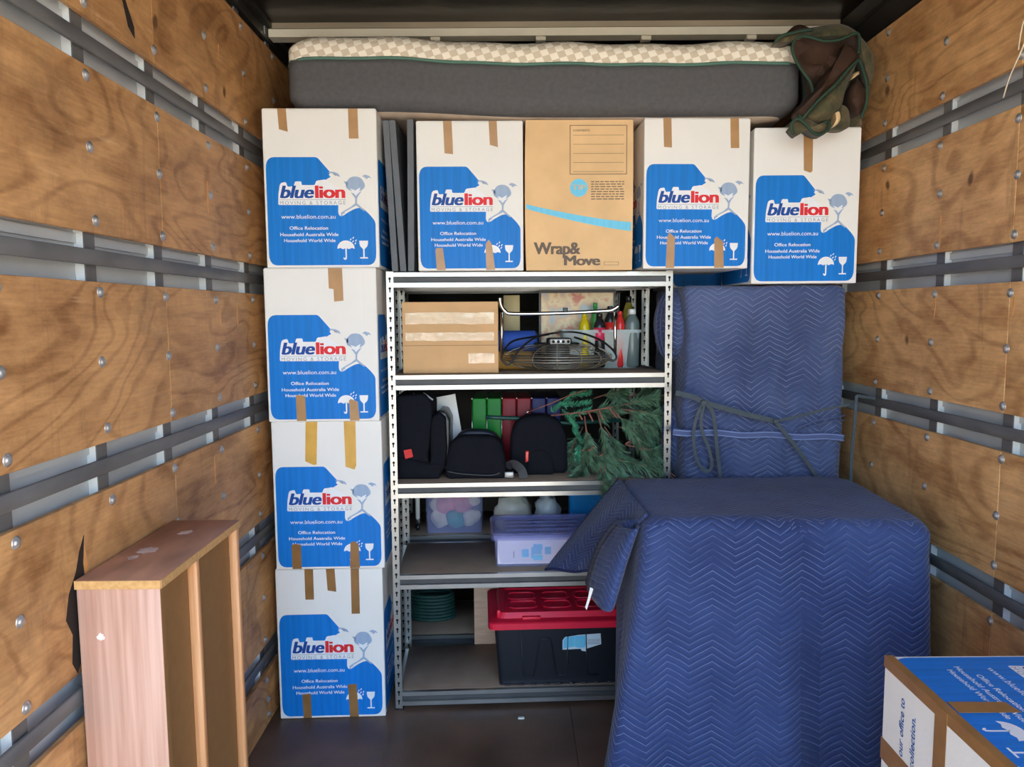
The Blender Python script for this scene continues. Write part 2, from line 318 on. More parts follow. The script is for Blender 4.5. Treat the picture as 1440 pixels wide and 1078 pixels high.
struct(MB().box(XL - .1, XR + .1, YB, YF + .1, ZT, ZT + .08).build('ceiling', CEILM))
struct(MB().box(XL - .1, XR + .1, YF, YF + .08, -.1, ZT).build('wall_back', DARKM))
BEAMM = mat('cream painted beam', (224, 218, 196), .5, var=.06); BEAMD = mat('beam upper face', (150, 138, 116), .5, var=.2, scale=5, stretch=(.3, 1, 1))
m = MB(); m.box(XL - .01, 1.32, 3.04, 3.10, 2.664, 2.694); b1 = m.build('trim_1', BEAMM); struct(b1)
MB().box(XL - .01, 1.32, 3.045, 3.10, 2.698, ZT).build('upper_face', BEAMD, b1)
for k in range(5):
    MB().bbox(.95 - k * .42, .99 - k * .42, 3.045, 3.085, 2.648, 2.664, .003).build('bracket', BEAMM, b1)
def side_wall(name, sgn, X, studs, seams, ply):
    outer = MB().box(*sorted((X + sgn * .040, X + sgn * .09)), YB, YF + .1, -.1, ZT); wo = struct(outer.build(name, SHEETM))
    hz = .055
    zs = [(0.004, RAILZ[0] - hz)] + [(RAILZ[i] + hz, RAILZ[i + 1] - hz) for i in range(4)] + [(RAILZ[4] + hz, 2.61)]
    bolt = None
    for z in RAILZ:
        MB().bbox(*sorted((X + sgn * .002, X + sgn * .012)), YB, YF, z - .0175, z + .0175, .002, 1).build('tie_rail', RAILM, wo)
        MB().box(*sorted((X + sgn * .033, X + sgn * .0395)), YB, YF, z + .03, z + .052).build('sheet_lip', SHEETM, wo)
    stud_me = None
    for y in studs:
        if stud_me is None:
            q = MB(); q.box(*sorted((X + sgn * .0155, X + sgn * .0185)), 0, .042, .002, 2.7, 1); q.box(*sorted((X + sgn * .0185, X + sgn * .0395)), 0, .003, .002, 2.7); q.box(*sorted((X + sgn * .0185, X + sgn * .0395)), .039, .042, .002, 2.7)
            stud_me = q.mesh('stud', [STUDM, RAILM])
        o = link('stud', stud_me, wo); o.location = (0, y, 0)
    edges = [YB] + seams + [YF]
    for z0, z1 in zs:
        for a, b in zip(edges[:-1], edges[1:]):
            MB().bbox(*sorted((X, X + sgn * .015)), a + .0012, b - .0012, z0, z1, .0012, 1, smooth=False).build('plywood_panel', ply, wo)
    q = MB(); q.lathe([(.001, .0075), (.005, .007), (.0085, .0045), (.010, .0015), (.0135, .001), (.0135, 0)], n=10, axis='x')
    if sgn > 0: q.v = [(-x, y, z) for x, y, z in q.v]
    bolt_me = q.mesh('bolt', BOLTM)
    for y in studs:
        for z0, z1 in zs:
            for z in (z0 + .028, (z0 + z1) / 2, z1 - .028):
                o = link('bolt', bolt_me, wo); o.location = (X, y + .02 + random.uniform(-.006, .006), z + random.uniform(-.008, .008))
    return wo
SL = [.0, .335, .67, 1.0, 1.34, 1.68, 2.01, 2.345, 2.685, 3.02, 3.36, 3.7, 4.04, 4.38, 4.7]
SR = [.2, .57, .94, 1.31, 1.68, 2.05, 2.42, 2.79, 3.16, 3.53, 3.9, 4.27, 4.64]
WL = side_wall('wall_left', -1, XL, SL, [.83, 2.03, 3.23], PLY_L)
WR = side_wall('wall_right', 1, XR, SR, [.9, 2.07, 3.26], PLY_R)
# torn places in the left lining
SPLINT = mat('fresh splinter', (226, 160, 92), .7, var=.2, scale=30)
TORN = mat('torn edge', (40, 28, 20), .9, var=0)
def tear(pts, wo, X, sgn, m_, d=.0009):
    q = MB(); q.prism(pts, lambda a, b, t: (X - sgn * t, a, b), 0, d); return q.build('torn_veneer', m_, wo)
tear([(1.93, 2.29), (1.90, 2.33), (1.875, 2.37), (1.84, 2.39), (1.80, 2.395), (1.85, 2.37), (1.88, 2.33), (1.90, 2.28), (1.93, 2.262)], WL, XL, -1, TORN)
tear([(1.78, 2.40), (1.83, 2.41), (1.86, 2.385), (1.81, 2.372)], WL, XL, -1, SPLINT, .0005)
tear([(1.582, 1.09), (1.572, 1.03), (1.578, .96), (1.562, .90), (1.552, .83), (1.528, .80), (1.512, .83), (1.520, .89), (1.500, .93), (1.515, .98), (1.545, 1.02), (1.562, 1.06)], WL, XL, -1, TORN)
tear([(1.582, 1.07), (1.590, 1.02), (1.587, .95), (1.580, .96), (1.577, 1.02)], WL, XL, -1, SPLINT, .0005)
for y, z, l in ((2.34, 1.98, .10), (2.55, 1.60, .07), (2.40, 1.58, .05), (2.30, 1.12, .09), (2.48, 2.44, .05), (2.7, 2.42, .05)):
    tear([(y, z), (y + .008, z + .006), (y + .006, z - l), (y + .001, z - l * .8)], WL, XL, -1, SPLINT, .0006)
for y, z, l in ((2.42, 1.87, .11), (2.43, 1.63, .09), (2.60, 2.46, .04), (2.05, 1.6, .05)):
    tear([(y, z), (y + .008, z + .006), (y + .006, z - l), (y + .001, z - l * .8)], WR, XR, 1, SPLINT, .0006)
# metal cornices where the walls meet the roof
m = MB(); m.box(XL - .06, XL - .02, YB, YF, 2.612, ZT); m.box(XL - .02, XL + .004, YB, YF, 2.70, ZT); m.box(XL - .02, XL - .004, YB, YF, 2.64, 2.652); struct(m.build('trim_2', DARKM))
m = MB(); m.prism([(XR + .06, 2.60), (XR + .018, 2.612), (1.37, 2.66), (1.345, 2.70), (1.33, ZT), (XR + .06, ZT)], lambda a, b, t: (a, t, b), YB, YF); m.box(1.352, 1.36, YB, YF, 2.668, 2.68); struct(m.build('trim_3', DARKM))
ROAD = mat('sunlit concrete yard', (176, 168, 154), .9, var=.1, scale=.6)
struct(MB().box(-40, 40, -45, 45, -1.25, -1.15).build('ground', ROAD))

# ---------------------------------------------------------------- moving cartons
W0, D0, H0 = .408, .408, .562
def face_map(face, W, D, H):
    if face == 'front': return lambda a, b, n: (a - W / 2, -D / 2 - n, b)
    if face == 'right': return lambda a, b, n: (W / 2 + n, a - D / 2, b)
    if face == 'left': return lambda a, b, n: (-W / 2 - n, D / 2 - a, b)
_pc = {}
def mapuv(W, H, f): return lambda u, v, n=0: f(u * W, (1 - v) * H, n)
PANEL = rounded([(.022, .30, .075), (.472, .300, .02), (.585, .395, .006), (.572, .412, .004), (.588, .424, .004), (.548, .440, .01), (.53, .46, 0), (.53, .60, 0), (.648, .60, 0), (.645, .652, .02), (.658, .672, .012), (.690, .668, .012), (.73, .648, .03), (.80, .622, .03), (.86, .618, .03), (.905, .650, .02), (.935, .672, .02), (.972, .708, .02), (.972, .984, .075), (.022, .984, .075)], .01, 5)
PLAQUE = rounded([(.120, .600, .012), (.125, .53, .015), (.142, .462, .02), (.195, .455, .012), (.205, .485, .012), (.262, .482, .01), (.272, .452, .012), (.33, .452, .012), (.33, .475, .01), (.445, .475, .01), (.46, .448, .012), (.54, .44, .004), (.66, .50, .004), (.662, .602, .004)], .01, 4)
def print_meshes(face, W, D, H):
    key = (face, round(W, 3), round(D, 3), round(H, 3))
    if key in _pc: return _pc[key]
    FW_ = W if face == 'front' else D
    f = face_map(face, W, D, H); uv = mapuv(FW_, H, f)
    f3 = lambda a, b, n: f(a, b, n)
    # NB lettering helper works with a = u*FW_, b = height
    T = lambda q, s, u0, u1, vb, cap, d, mi, **k: text(q, s, u0 * FW_, u1 * FW_, (1 - vb) * H, cap * H, f3, d, mi, **k)
    p = MB(); p.recalc = False; p.poly(PANEL, uv, .0006)
    lg = MB(); lg.recalc = False; lg.poly(PLAQUE, uv, .0010, 0)
    T(lg, 'blue', .137, .438, .557, .080, .0014, 1, bold=.045, shear=.22, spacing=.95)
    T(lg, 'lion', .446, .712, .557, .080, .0014, 2, bold=.05, spacing=.95)
    T(lg, 'MOVING & STORAGE', .135, .712, .598, .0225, .0014, 3, spacing=1.35, bold=-.004)
    lg.poly([(.13, .5665), (.715, .5665), (.715, .569), (.13, .569)], uv, .0014, 3)
    eye = [(.565, .398), (.585, .391), (.625, .394), (.655, .404), (.672, .424), (.65, .420), (.625, .408), (.60, .402)]
    lg.poly(eye, uv, .0012, 4); lg.poly([(.605, .400), (.628, .403), (.648, .416), (.63, .417), (.612, .41)], uv, .0015, 3)
    can = []
    for k in range(24):
        a = 2 * PI * k / 24; can.append((.802 + .083 * math.cos(a) * (1 + .08 * math.sin(3 * a)), .470 + .048 * math.sin(a)))
    lg.poly(can, uv, .0012, 4)
    lg.poly([(.735, .455), (.70, .452), (.715, .468), (.722, .478), (.738, .486)], uv, .0012, 4)
    lg.poly(rounded([(.752, .497), (.79, .505), (.80, .512), (.81, .505), (.85, .49), (.83, .520), (.815, .538), (.805, .538), (.785, .525)], .01, 2), uv, .0016, 0)
    lg.poly([(.76, .522), (.79, .530), (.802, .545), (.822, .530), (.862, .508), (.83, .540), (.815, .56), (.812, .59), (.845, .612), (.885, .638), (.872, .640), (.83, .618), (.806, .605), (.77, .618), (.69, .650), (.68, .645), (.76, .612), (.797, .59), (.798, .56), (.78, .54)], uv, .0014, 4)
    lg.poly([(.862, .420), (.89, .410), (.925, .418), (.945, .434), (.92, .428), (.905, .440), (.885, .428)], uv, .0012, 4)
    lg.poly([(.668, .650), (.70, .642), (.705, .652), (.682, .660), (.68, .674), (.668, .672)], uv, .0012, 4)
    lines = []
    def line(*a_, **k_):
        lt = MB(); lt.recalc = False; T(lt, *a_, **k_); lines.append(lt.mesh('lettering', WHITEINK))
    line('www.bluelion.com.au', .143, .620, .687, .026, .0012, 0)
    line('Office Relocation', .212, .552, .757, .0215, .0012, 0, bold=.016)
    line('Household Australia Wide', .128, .642, .798, .0215, .0012, 0, bold=.016)
    line('Household World Wide', .160, .614, .836, .0215, .0012, 0, bold=.016)
    um = MB(); um.recalc = False
    dome = [(.628, .880)] + [(.705 + .077 * -math.cos(PI * k / 12), .878 - .052 * math.sin(PI * k / 12)) for k in range(1, 12)] + [(.782, .880), (.757, .874), (.731, .882), (.705, .874), (.679, .882), (.653, .874)]
    um.poly(dome, uv, .0012); um.poly([(.699, .87), (.711, .87), (.711, .935), (.699, .935)], uv, .0012)
    um.poly([(.699, .930), (.711, .930), (.709, .945), (.695, .951), (.682, .944), (.680, .935), (.689, .935), (.692, .941), (.698, .938)], uv, .0013)
    for cx, cy in ((.745, .822), (.765, .835), (.785, .848), (.768, .812), (.79, .83)):
        um.poly([(cx - .004, cy), (cx + .008, cy - .010), (cx + .012, cy - .006), (cx + .002, cy + .005)], uv, .0012)
    gl = MB(); gl.recalc = False
    gl.poly(rounded([(.824, .828), (.902, .828), (.898, .862, .02), (.875, .878), (.869, .884), (.869, .934), (.857, .934), (.857, .884), (.851, .878), (.828, .862, .02)], 0, 4), uv, .0012)
    gl.poly([(.828, .934), (.898, .934), (.898, .942), (.828, .942)], uv, .0013)
    r = (p.mesh('printed_panel', BLUE), lg.mesh('logo', [WHITEINK, NAVY, RED, GREYINK, PALEINK]), um.mesh('umbrella_symbol', WHITEINK), gl.mesh('glass_symbol', WHITEINK), *lines)
    _pc[key] = r; return r
def carton(label, loc, rz=0, tapes=(), sides=('front',), H=H0, W=W0, name='moving_carton', body=WHITE, matrix=None, group=None):
    D = D0; t = thing(name, label, 'box', loc, rz, group)
    q = MB(); q.bbox(-W / 2, W / 2, -D / 2, D / 2, 0, H, .004, 2, smooth=False)
    q.build('carton_body', body, t)
    # top flaps meeting at a seam
    q = MB(); q.box(-W / 2 + .004, W / 2 - .004, -D / 2 + .003, -.001, H, H + .0015); q.box(-W / 2 + .004, W / 2 - .004, .001, D / 2 - .003, H, H + .0015); q.build('flap', body, t)
    for s in sides:
        p = print_meshes(s, W, D, H)
        for n_, me in zip(('printed_panel', 'logo', 'umbrella_symbol', 'glass_symbol', 'lettering', 'lettering', 'lettering', 'lettering'), p): link(n_, me, t)
    f = face_map('front', W, D, H)
    for poly, m_ in tapes:   # (u, v) polygons on the front face
        q = MB(); q.prism([(u * W, (1 - v) * H) for u, v in poly], lambda a, b, n: f(a, b, n), .0012, .0020); q.build('tape', m_, t)
    if matrix is not None: t.matrix_world = matrix
    return t
def strip(u0, u1, v0, v1, du=0, slant=0.0): return [(u0, v0), (u1, v0), (u1 + du, v1 + slant), (u0 + du, v1 - slant)]
T_ = TAPE
def front(x0, y, z): return (x0 + W0 / 2, y + D0 / 2, z)
R1 = math.radians(1.5)
carton('topmost white blue printed moving carton of the tall left stack, under the mattress', front(-.888, 2.715, 1.738), R1,
       [(strip(.14, .215, 0, .135, .01, .008), T_), (strip(.755, .838, 0, .185, .003), T_)], ('front', 'right'))
carton('second carton from the top of the left stack, with a torn stub of tape', front(-.899, 2.705, 1.174), R1 * .8,
       [([(.575, 0), (.70, 0), (.705, .21), (.622, .215), (.62, .135), (.578, .13)], T_), ([(.255, .995), (.252, .828), (.275, .822), (.335, .83), (.34, .995)], T_), ([(.735, .995), (.728, .862), (.745, .852), (.81, .87), (.82, .995)], T_)], ('front', 'right'))
carton('third carton down in the left stack, with two yellow tape strips', front(-.895, 2.712, .610), R1,
       [([(.315, 0), (.42, 0), (.402, .285), (.372, .288), (.30, .262)], TAPEY), ([(.66, 0), (.765, 0), (.762, .295), (.745, .322), (.665, .302)], TAPEY), ([(.15, .995), (.148, .83), (.18, .822), (.235, .83), (.235, .995)], TAPED), ([(.68, .995), (.69, .82), (.72, .81), (.765, .83), (.77, .995)], TAPED)], ('front', 'right'))
carton('bottom carton of the left stack, standing on the truck floor', front(-.912, 2.742, .002), R1 * 1.3,
       [(strip(.275, .355, 0, .20, 0), TAPED), (strip(.475, .555, 0, .147, .01, .005), TAPED), (strip(.705, .782, 0, .30, -.002), TAPED), ([(.22, .995), (.215, .835), (.295, .832), (.298, .995)], TAPED), ([(.66, .995), (.65, .775), (.73, .772), (.745, .995)], TAPED)], ('front', 'right'), H=.598)
SHZ = 1.727
cw = W0; W0 = .392
carton('blue printed moving carton on the shelf top beside the grey panels', front(-.343, 2.775, SHZ), math.radians(.8),
       [(strip(.255, .335, 0, .215, .01, .003), T_), (strip(.68, .755, 0, .165, .01, .008), T_), ([(.175, .995), (.165, .86), (.175, .845), (.235, .845), (.26, .995)], T_), ([(.645, .995), (.64, .82), (.67, .79), (.70, .82), (.73, .995)], T_)], ('front',), H=.542, W=W0)
carton('blue printed moving carton overhanging the right end of the shelf top', front(.487, 2.765, SHZ + .002), math.radians(2.0),
       [(strip(.175, .25, 0, .19, .01, .002), T_), (strip(.805, .885, 0, .195, .01), T_), ([(.215, .995), (.225, .79), (.245, .755), (.30, .79), (.295, .995)], T_), ([(.68, .995), (.675, .80), (.70, .785), (.76, .82), (.77, .995)], T_)], ('front', 'left'), H=.542, W=W0)
carton('blue printed moving carton standing on the quilt wrapped furniture, lowest of the top row', front(.908, 2.785, 1.672), math.radians(-.5),
       [([(.455, 0), (.545, 0), (.55, .275), (.53, .285), (.47, .27)], T_)], ('front', 'left'), H=.568, W=.394)
carton('moving carton mostly hidden behind the overhanging carton, only its blue foot showing', (1.08 - .17, 3.50, 1.672), 0, [], ('front',), H=.548, W=W0)
W0 = cw
# the two cartons at the right, lying on their backs
Mx = Matrix(((0, 0, 1, .800), (-1, 0, 0, 1.314), (0, -1, 0, .626), (0, 0, 0, 1)))
nb = carton('near carton lying flat at lower right with its blue print facing up', (0, 0, 0), 0, [], ('front',), H=.575, matrix=Mx)
def near_tapes(t):
    W, D, H = W0, D0, .575
    e = .0012
    q = MB()    # along the upper edge at the bottom end: one leg on the printed face, one on the end face
    q.box(-W / 2, W / 2, -D / 2 - e - .0007, -D / 2 - e, -.001, .017); q.box(-W / 2, W / 2, -D / 2 - e, -D / 2 + .022, -.0012, -.0005); q.build('tape', TAPED, t)
    q = MB(); q.prism([(-.012, .02), (.026, .02), (.026, .135), (-.010, .128)], lambda a, b, n: (a, -D / 2 - n, b), e + .0007, e + .0014); q.box(-.012, .026, -D / 2 + .0, D / 2, -.0020, -.0012); q.build('tape', TAPED, t)
    q = MB(); q.box(-W / 2, W / 2, -.024, .024, -.0012, -.0004); q.build('tape', TAPED, t)
    f = lambda a, b, n: (-b, -a, -n)     # end-face lettering, reading upwards
    for tx, a1, bs in (('our office to', .152, .118), ('collection.', .136, .076)):
        q = MB(); q.recalc = False; text(q, tx, .028, a1, bs, .017, f, .0008, 0, bold=.012, shear=.12); q.build('lettering', NAVY, t)
near_tapes(nb)
nb2 = carton('white carton supporting the near carton at lower right', (0, 0, 0), 0, [], ('front',), H=.575, matrix=Matrix(((0, 0, 1, .802), (-1, 0, 0, 1.316), (0, -1, 0, .2065), (0, 0, 0, 1))))
q = MB(); q.box(-W0 / 2, W0 / 2, -.024, .024, -.0012, -.0004); q.build('tape', TAPED, nb2)

# kraft carton
def kraft():
    W, D, H = .394, .40, .544
    t = thing('kraft_carton', 'brown kraft carton with light blue swoosh on the shelf top', 'box', (.060 + W / 2, 2.775 + D / 2, SHZ), math.radians(.6))
    bm = bmesh.new(); bmesh.ops.create_cube(bm, size=1)
    bmesh.ops.subdivide_edges(bm, edges=bm.edges[:], cuts=9, use_grid_fill=True)
    for v in bm.verts:
        x, y, z = v.co; k = 1 - (2 * z) ** 2 if abs(z) < .5 else 0
        v.co = (x * W * (1 + .022 * k * (1 if x < 0 else .5)), y * D, (z + .5) * H)
    MB().bm(bm).build('carton_body', KRAFT, t)
    f = face_map('front', W, D, H); uv = mapuv(W, H, f)
    g = lambda a, b, n: f(a, b, n)
    q = MB(); q.recalc = False
    def bar(u0, u1, v0, v1, mi=0, d=.0010): q.poly([(u0, v0), (u1, v0), (u1, v1), (u0, v1)], uv, d, mi)
    u0, u1, v0, v1 = .41, .945, .035, .360
    bar(u0, u1, v0, v0 + .004); bar(u0, u1, v1 - .004, v1); bar(u0, u0 + .006, v0, v1); bar(u1 - .006, u1, v0, v1)
    text(q, 'CONTENTS', .44 * W, .595 * W, (1 - .076) * H, .013 * H, g, .001, 0, bold=.02)
    for k in range(5): bar(.44, .915, .100 + k * .060, .1022 + k * .060)
    q.build('contents_frame', BROWNINK, t)['kind'] = 'stuff'; q = MB(); q.recalc = False
    random.seed(3)
    for r in range(8):
        x = .61
        while x < .90:
            l = random.uniform(.02, .055); bar(x, min(x + l, .92), .405 + r * .0165, .411 + r * .0165); x += l + .009
    q.build('small_print', BROWNINK, t)['kind'] = 'stuff'; q = MB(); q.recalc = False
    text(q, 'Wrap&', .07 * W, .51 * W, (1 - .892) * H, .082 * H, g, .001, 0, bold=.05, spacing=.93); q.build('lettering', BROWNINK, t); q = MB(); q.recalc = False; text(q, 'Move', .355 * W, .70 * W, (1 - .968) * H, .068 * H, g, .001, 0, bold=.05, spacing=.93); q.build('lettering', BROWNINK, t); q = MB(); q.recalc = False
    for a, b in ((.735, .738), (.87, .873)): bar(a, b, .945, .968)
    bar(.735, .873, .945, .947); bar(.735, .873, .966, .968)
    q.build('printed_outline', BROWNINK, t)['kind'] = 'stuff'
    q = MB(); q.recalc = False
    q.poly([(.495 + .083 * math.cos(a * PI / 16), .448 + .060 * math.sin(a * PI / 16)) for a in range(32)], uv, .0008, 0)
    text(q, 'TIP', .435 * W, .555 * W, (1 - .462) * H, .034 * H, g, .0012, 1, bold=.01)
    q.build('printed_badge', [SKYINK, KRAFT], t)
    q = MB(); q.recalc = False
    top = [(-.012 + 1.0 * k / 12, .555 + .062 * (k / 12) + .062 * math.sin(k / 12 * PI / 2) ) for k in range(13)]
    bot = [(u, v + .030 + .030 * ((u + .012)) ) for u, v in top]
    q.poly([(max(u, .002), v) for u, v in top] + [(max(u, .002), v) for u, v in bot[::-1]], uv, .0008); q.build('printed_swoosh', SKYINK, t)
kraft()

# grey panels standing on the shelf top
for lab, a, b, y in (('outermost of the two tilted grey panels beside the left stack', (542.5, 381, 552), (538, 167), 2.80), ('inner of the two tilted grey panels, leaning on its twin', (563, 381), (547, 167), 2.80), ('upright grey panel against the carton on the shelf top', (574, 381), (572.5, 167), 2.79)):
    p0 = at(a[0] + (9 if lab.startswith('outer') else 0), a[1], y); p1 = at(b[0], b[1], y); wd = .0225
    sh = (p1.x - p0.x)
    t = thing('slim_panel', lab, 'panel', (p0.x, y, SHZ + .0005), 0, 'grey panels on the shelf top')
    q = MB(); q.prism(rounded([(0, .001), (wd, .001), (wd + sh, .553), (sh, .553)], .003, 2), lambda A, B, d: (A, d, B), 0, .36); q.build('panel_board', GREYP, t)

# ---------------------------------------------------------------- steel shelving
LV = [.072, .549, .914, 1.335, 1.724]
def shelf_unit(label, loc, rz, w=1.092, dep=.42, h=1.7275):
    t = thing('steel_shelf', label, 'shelf', loc, rz)
    pm = MB(); pm.box(0, .027, 0, .0022, 0, h); pm.box(0, .0022, .0022, .034, 0, h)
    me = pm.mesh('post', ZINC)
    sm = MB()
    z = .03
    while z < h - .02:
        sm.prism([(.0135 + .0052 * math.cos(k * PI / 5), z + .006 + .0052 * math.sin(k * PI / 5)) for k in range(10)], lambda a, b, d: (a, d, b), -.0006, 0)
        sm.box(.0112, .0158, -.0006, 0, z - .009, z + .004); z += .037
    sme = sm.mesh('slot', BLACKHOLE)
    for x, y, sx, sy in ((0, 0, 1, 1), (w, 0, -1, 1), (0, dep, 1, -1), (w, dep, -1, -1)):
        p = link('post', me, t); p.location = (x, y, 0); p.scale = (sx, sy, 1)
        s = link('slot', sme, p); s['kind'] = 'stuff'
        if sy < 0: s.location = (0, .0024, 0); 
        q = MB(); q.bbox(x - .002 if sx > 0 else x - .032, x + .032 if sx > 0 else x + .002, y - .003 if sy > 0 else y - .038, y + .038 if sy > 0 else y + .003, 0, .006, .001, 1); q.build('foot', BLACKP, t)
    prof = [(0, 0), (0, .017), (.0145, .0185), (.0145, .0385), (0, .040), (0, .056), (.0162, .056), (.0162, .054), (.0015, .054), (.0015, .0415), (.016, .0395), (.016, .0175), (.0015, .0155), (.0015, .002), (.03, .002), (.03, 0)]
    for z in LV:
        for y, s in ((-.001, 1), (dep + .001, -1)):
            q = MB(); q.prism([(a, b + z - .056) for a, b in prof], lambda a, b, d: (d, y + s * a, b), .0275, w - .0275); be = q.build('beam', ZINC, t)
            q = MB(); q.box(.028, w - .028, *sorted((y + s * .0135, y + s * .0146)), z - .0375, z - .0175); q.build('web_shade', ZINC_SHADE, be)  # thin strip over the beam web, shade of the recess painted in
        for x, s in ((.0025, 1), (w - .0025, -1)):
            q = MB(); q.prism([(a, b + z - .056) for a, b in prof], lambda a, b, d: (x + s * a, d, b), .036, dep - .036); q.build('side_beam', ZINC, t)
        q = MB(); q.bbox(.018, w - .018, .0165, dep - .0165, z - .011, z + .001, .001, 1); q.build('shelf_board', BOARDM, t)
    return t
shelf_unit('front five tier zinc shelf unit with boxes and tubs', (-.466, 2.80, 0), math.radians(2.4))
shelf_unit('rear zinc shelf unit standing in the dark behind the front one', (-.52, 3.31, 0), math.radians(2.4))

# ---------------------------------------------------------------- mattress
def mattress():
    t = thing('mattress', 'grey mattress with white quilted cover lying on top of the cartons', 'mattress', (.13, 2.735, 0))
    Lx, Dy = 1.865, 1.37
    zb = lambda x: 2.3035 - .026 * (1 / (1 + math.exp(-(x + .30) * 10)))       # sags off the taller left stack
    def wav(x): return .004 * math.sin(x * 9 + 1) + .003 * math.sin(x * 21)
    def body(z0, z1, inset0, inset1, name, m_, nz=8, nx=60, ny=30, uvs=False, dome=0):
        q = MB(); out = []
        # rounded-rectangle rings
        def ring(ins, r=.07):
            pts = rounded([(-Lx / 2 + ins, ins), (Lx / 2 - ins, ins), (Lx / 2 - ins, Dy - ins), (-Lx / 2 + ins, Dy - ins)], r, 6); res = []
            for i in range(len(pts)):
                a, b = Vector(pts[i]), Vector(pts[(i + 1) % len(pts)]); k = max(1, int((b - a).length / .03))
                for j in range(k): res.append(a.lerp(b, j / k))
            return res
        base = ring(0); n = len(base); cx, cy = 0, Dy / 2
        rows = []
        for i in range(nz + 1):
            s = i / nz; ins = inset0(s) if callable(inset0) else inset0
            rows.append((z0 + (z1 - z0) * s, ins))
        vs = []
        for zz, ins in rows:
            for p in base:
                x = p.x * (1 - 2 * ins / Lx); y = cy + (p.y - cy) * (1 - 2 * ins / Dy)
                vs.append((x, y, zb(x) + zz + wav(x) * (zz / .25)))
        fs = [(i * n + j, i * n + (j + 1) % n, (i + 1) * n + (j + 1) % n, (i + 1) * n + j) for i in range(nz) for j in range(n)]
        q.add(vs, fs, 0, True)
        for row in (0, nz):
            zz, ins = rows[row]; inner = []
            R = 6
            prev = [row * n + j for j in range(n)]
            for r in range(1, R + 1):
                k = 1 - r / R; cur = len(q.v); vv = []
                for j in range(n):
                    x0, y0, _ = vs[row * n + j]; x = x0 * k; y = cy + (y0 - cy) * k; vv.append((x, y, zb(x) + zz + wav(x) * (zz / .25)))
                ff = [(prev[j], prev[(j + 1) % n], cur + (j + 1) % n, cur + j) for j in range(n)]
                q.v += vv; q.f += ff; q.m += [0] * n; q.sm += [True] * n; prev = [cur + j for j in range(n)]
        o = q.build(name, m_, t)
        return o
    GREY = mat('mattress grey knit', (88, 88, 90), .9, var=.1, scale=60, stretch=(1, 1, 1), bump=.25, bscale=220)
    UNDER = mat('mattress underside', (176, 158, 140), .9, var=.08, scale=20)
    # white knit top: raised checker
    mm, tt, bb = nodes('white checker knit'); tc = N(tt, 'ShaderNodeTexCoord')
    mp = N(tt, 'ShaderNodeMapping', i_Scale=(1, 1, 1.25), i_Rotation=(0, .35, 0)); L(tt, tc.outputs['Object'], mp.inputs[0])
    ck = N(tt, 'ShaderNodeTexChecker', i_Scale=36.0); L(tt, mp.outputs[0], ck.inputs['Vector'])
    ck.inputs['Color1'].default_value = (*lin((250, 243, 226)), 1); ck.inputs['Color2'].default_value = (*lin((216, 203, 180)), 1)
    L(tt, ck.outputs['Color'], bb.inputs['Base Color']); bb.inputs['Roughness'].default_value = .9
    bp = N(tt, 'ShaderNodeBump', i_Strength=.5, i_Distance=.006); L(tt, ck.outputs['Fac'], bp.inputs['Height']); bp.invert = True; L(tt, bp.outputs[0], bb.inputs['Normal'])
    GPIPE = mat('green piping', (84, 122, 108), .7, var=.05)
    body(.004, .174, lambda s: .045 * (1 - min(1, s / .30)) ** 2 + 0.0, 0, 'base', GREY)
    body(.176, .262, lambda s: .040 * max(0, (s - .45) / .55) ** 2 + .001, 0, 'top_cover', mm)
    body(0, .0038, .05, 0, 'underside', UNDER, nz=1)
    ring = []
    for k in range(121):
        x = -Lx / 2 + .07 + (Lx - .14) * k / 120; ring.append((x, -.002, zb(x) + .175 + wav(x) * .62))
    L0 = [(-Lx / 2 - .002, Dy * .9, zb(-Lx / 2) + .175), (-Lx / 2 - .002, .07, zb(-Lx / 2) + .175 + wav(-Lx / 2) * .62), (-Lx / 2 + .02, .02, zb(-Lx / 2) + .175 + wav(-Lx / 2) * .62)]
    R0 = [(Lx / 2 - .02, .02, zb(Lx / 2) + .175 + wav(Lx / 2) * .62), (Lx / 2 + .002, .07, zb(Lx / 2) + .175), (Lx / 2 + .002, Dy * .9, zb(Lx / 2) + .175)]
    MB().tube(L0 + ring + R0, .0058, 8).build('piping', GPIPE, t)
mattress()

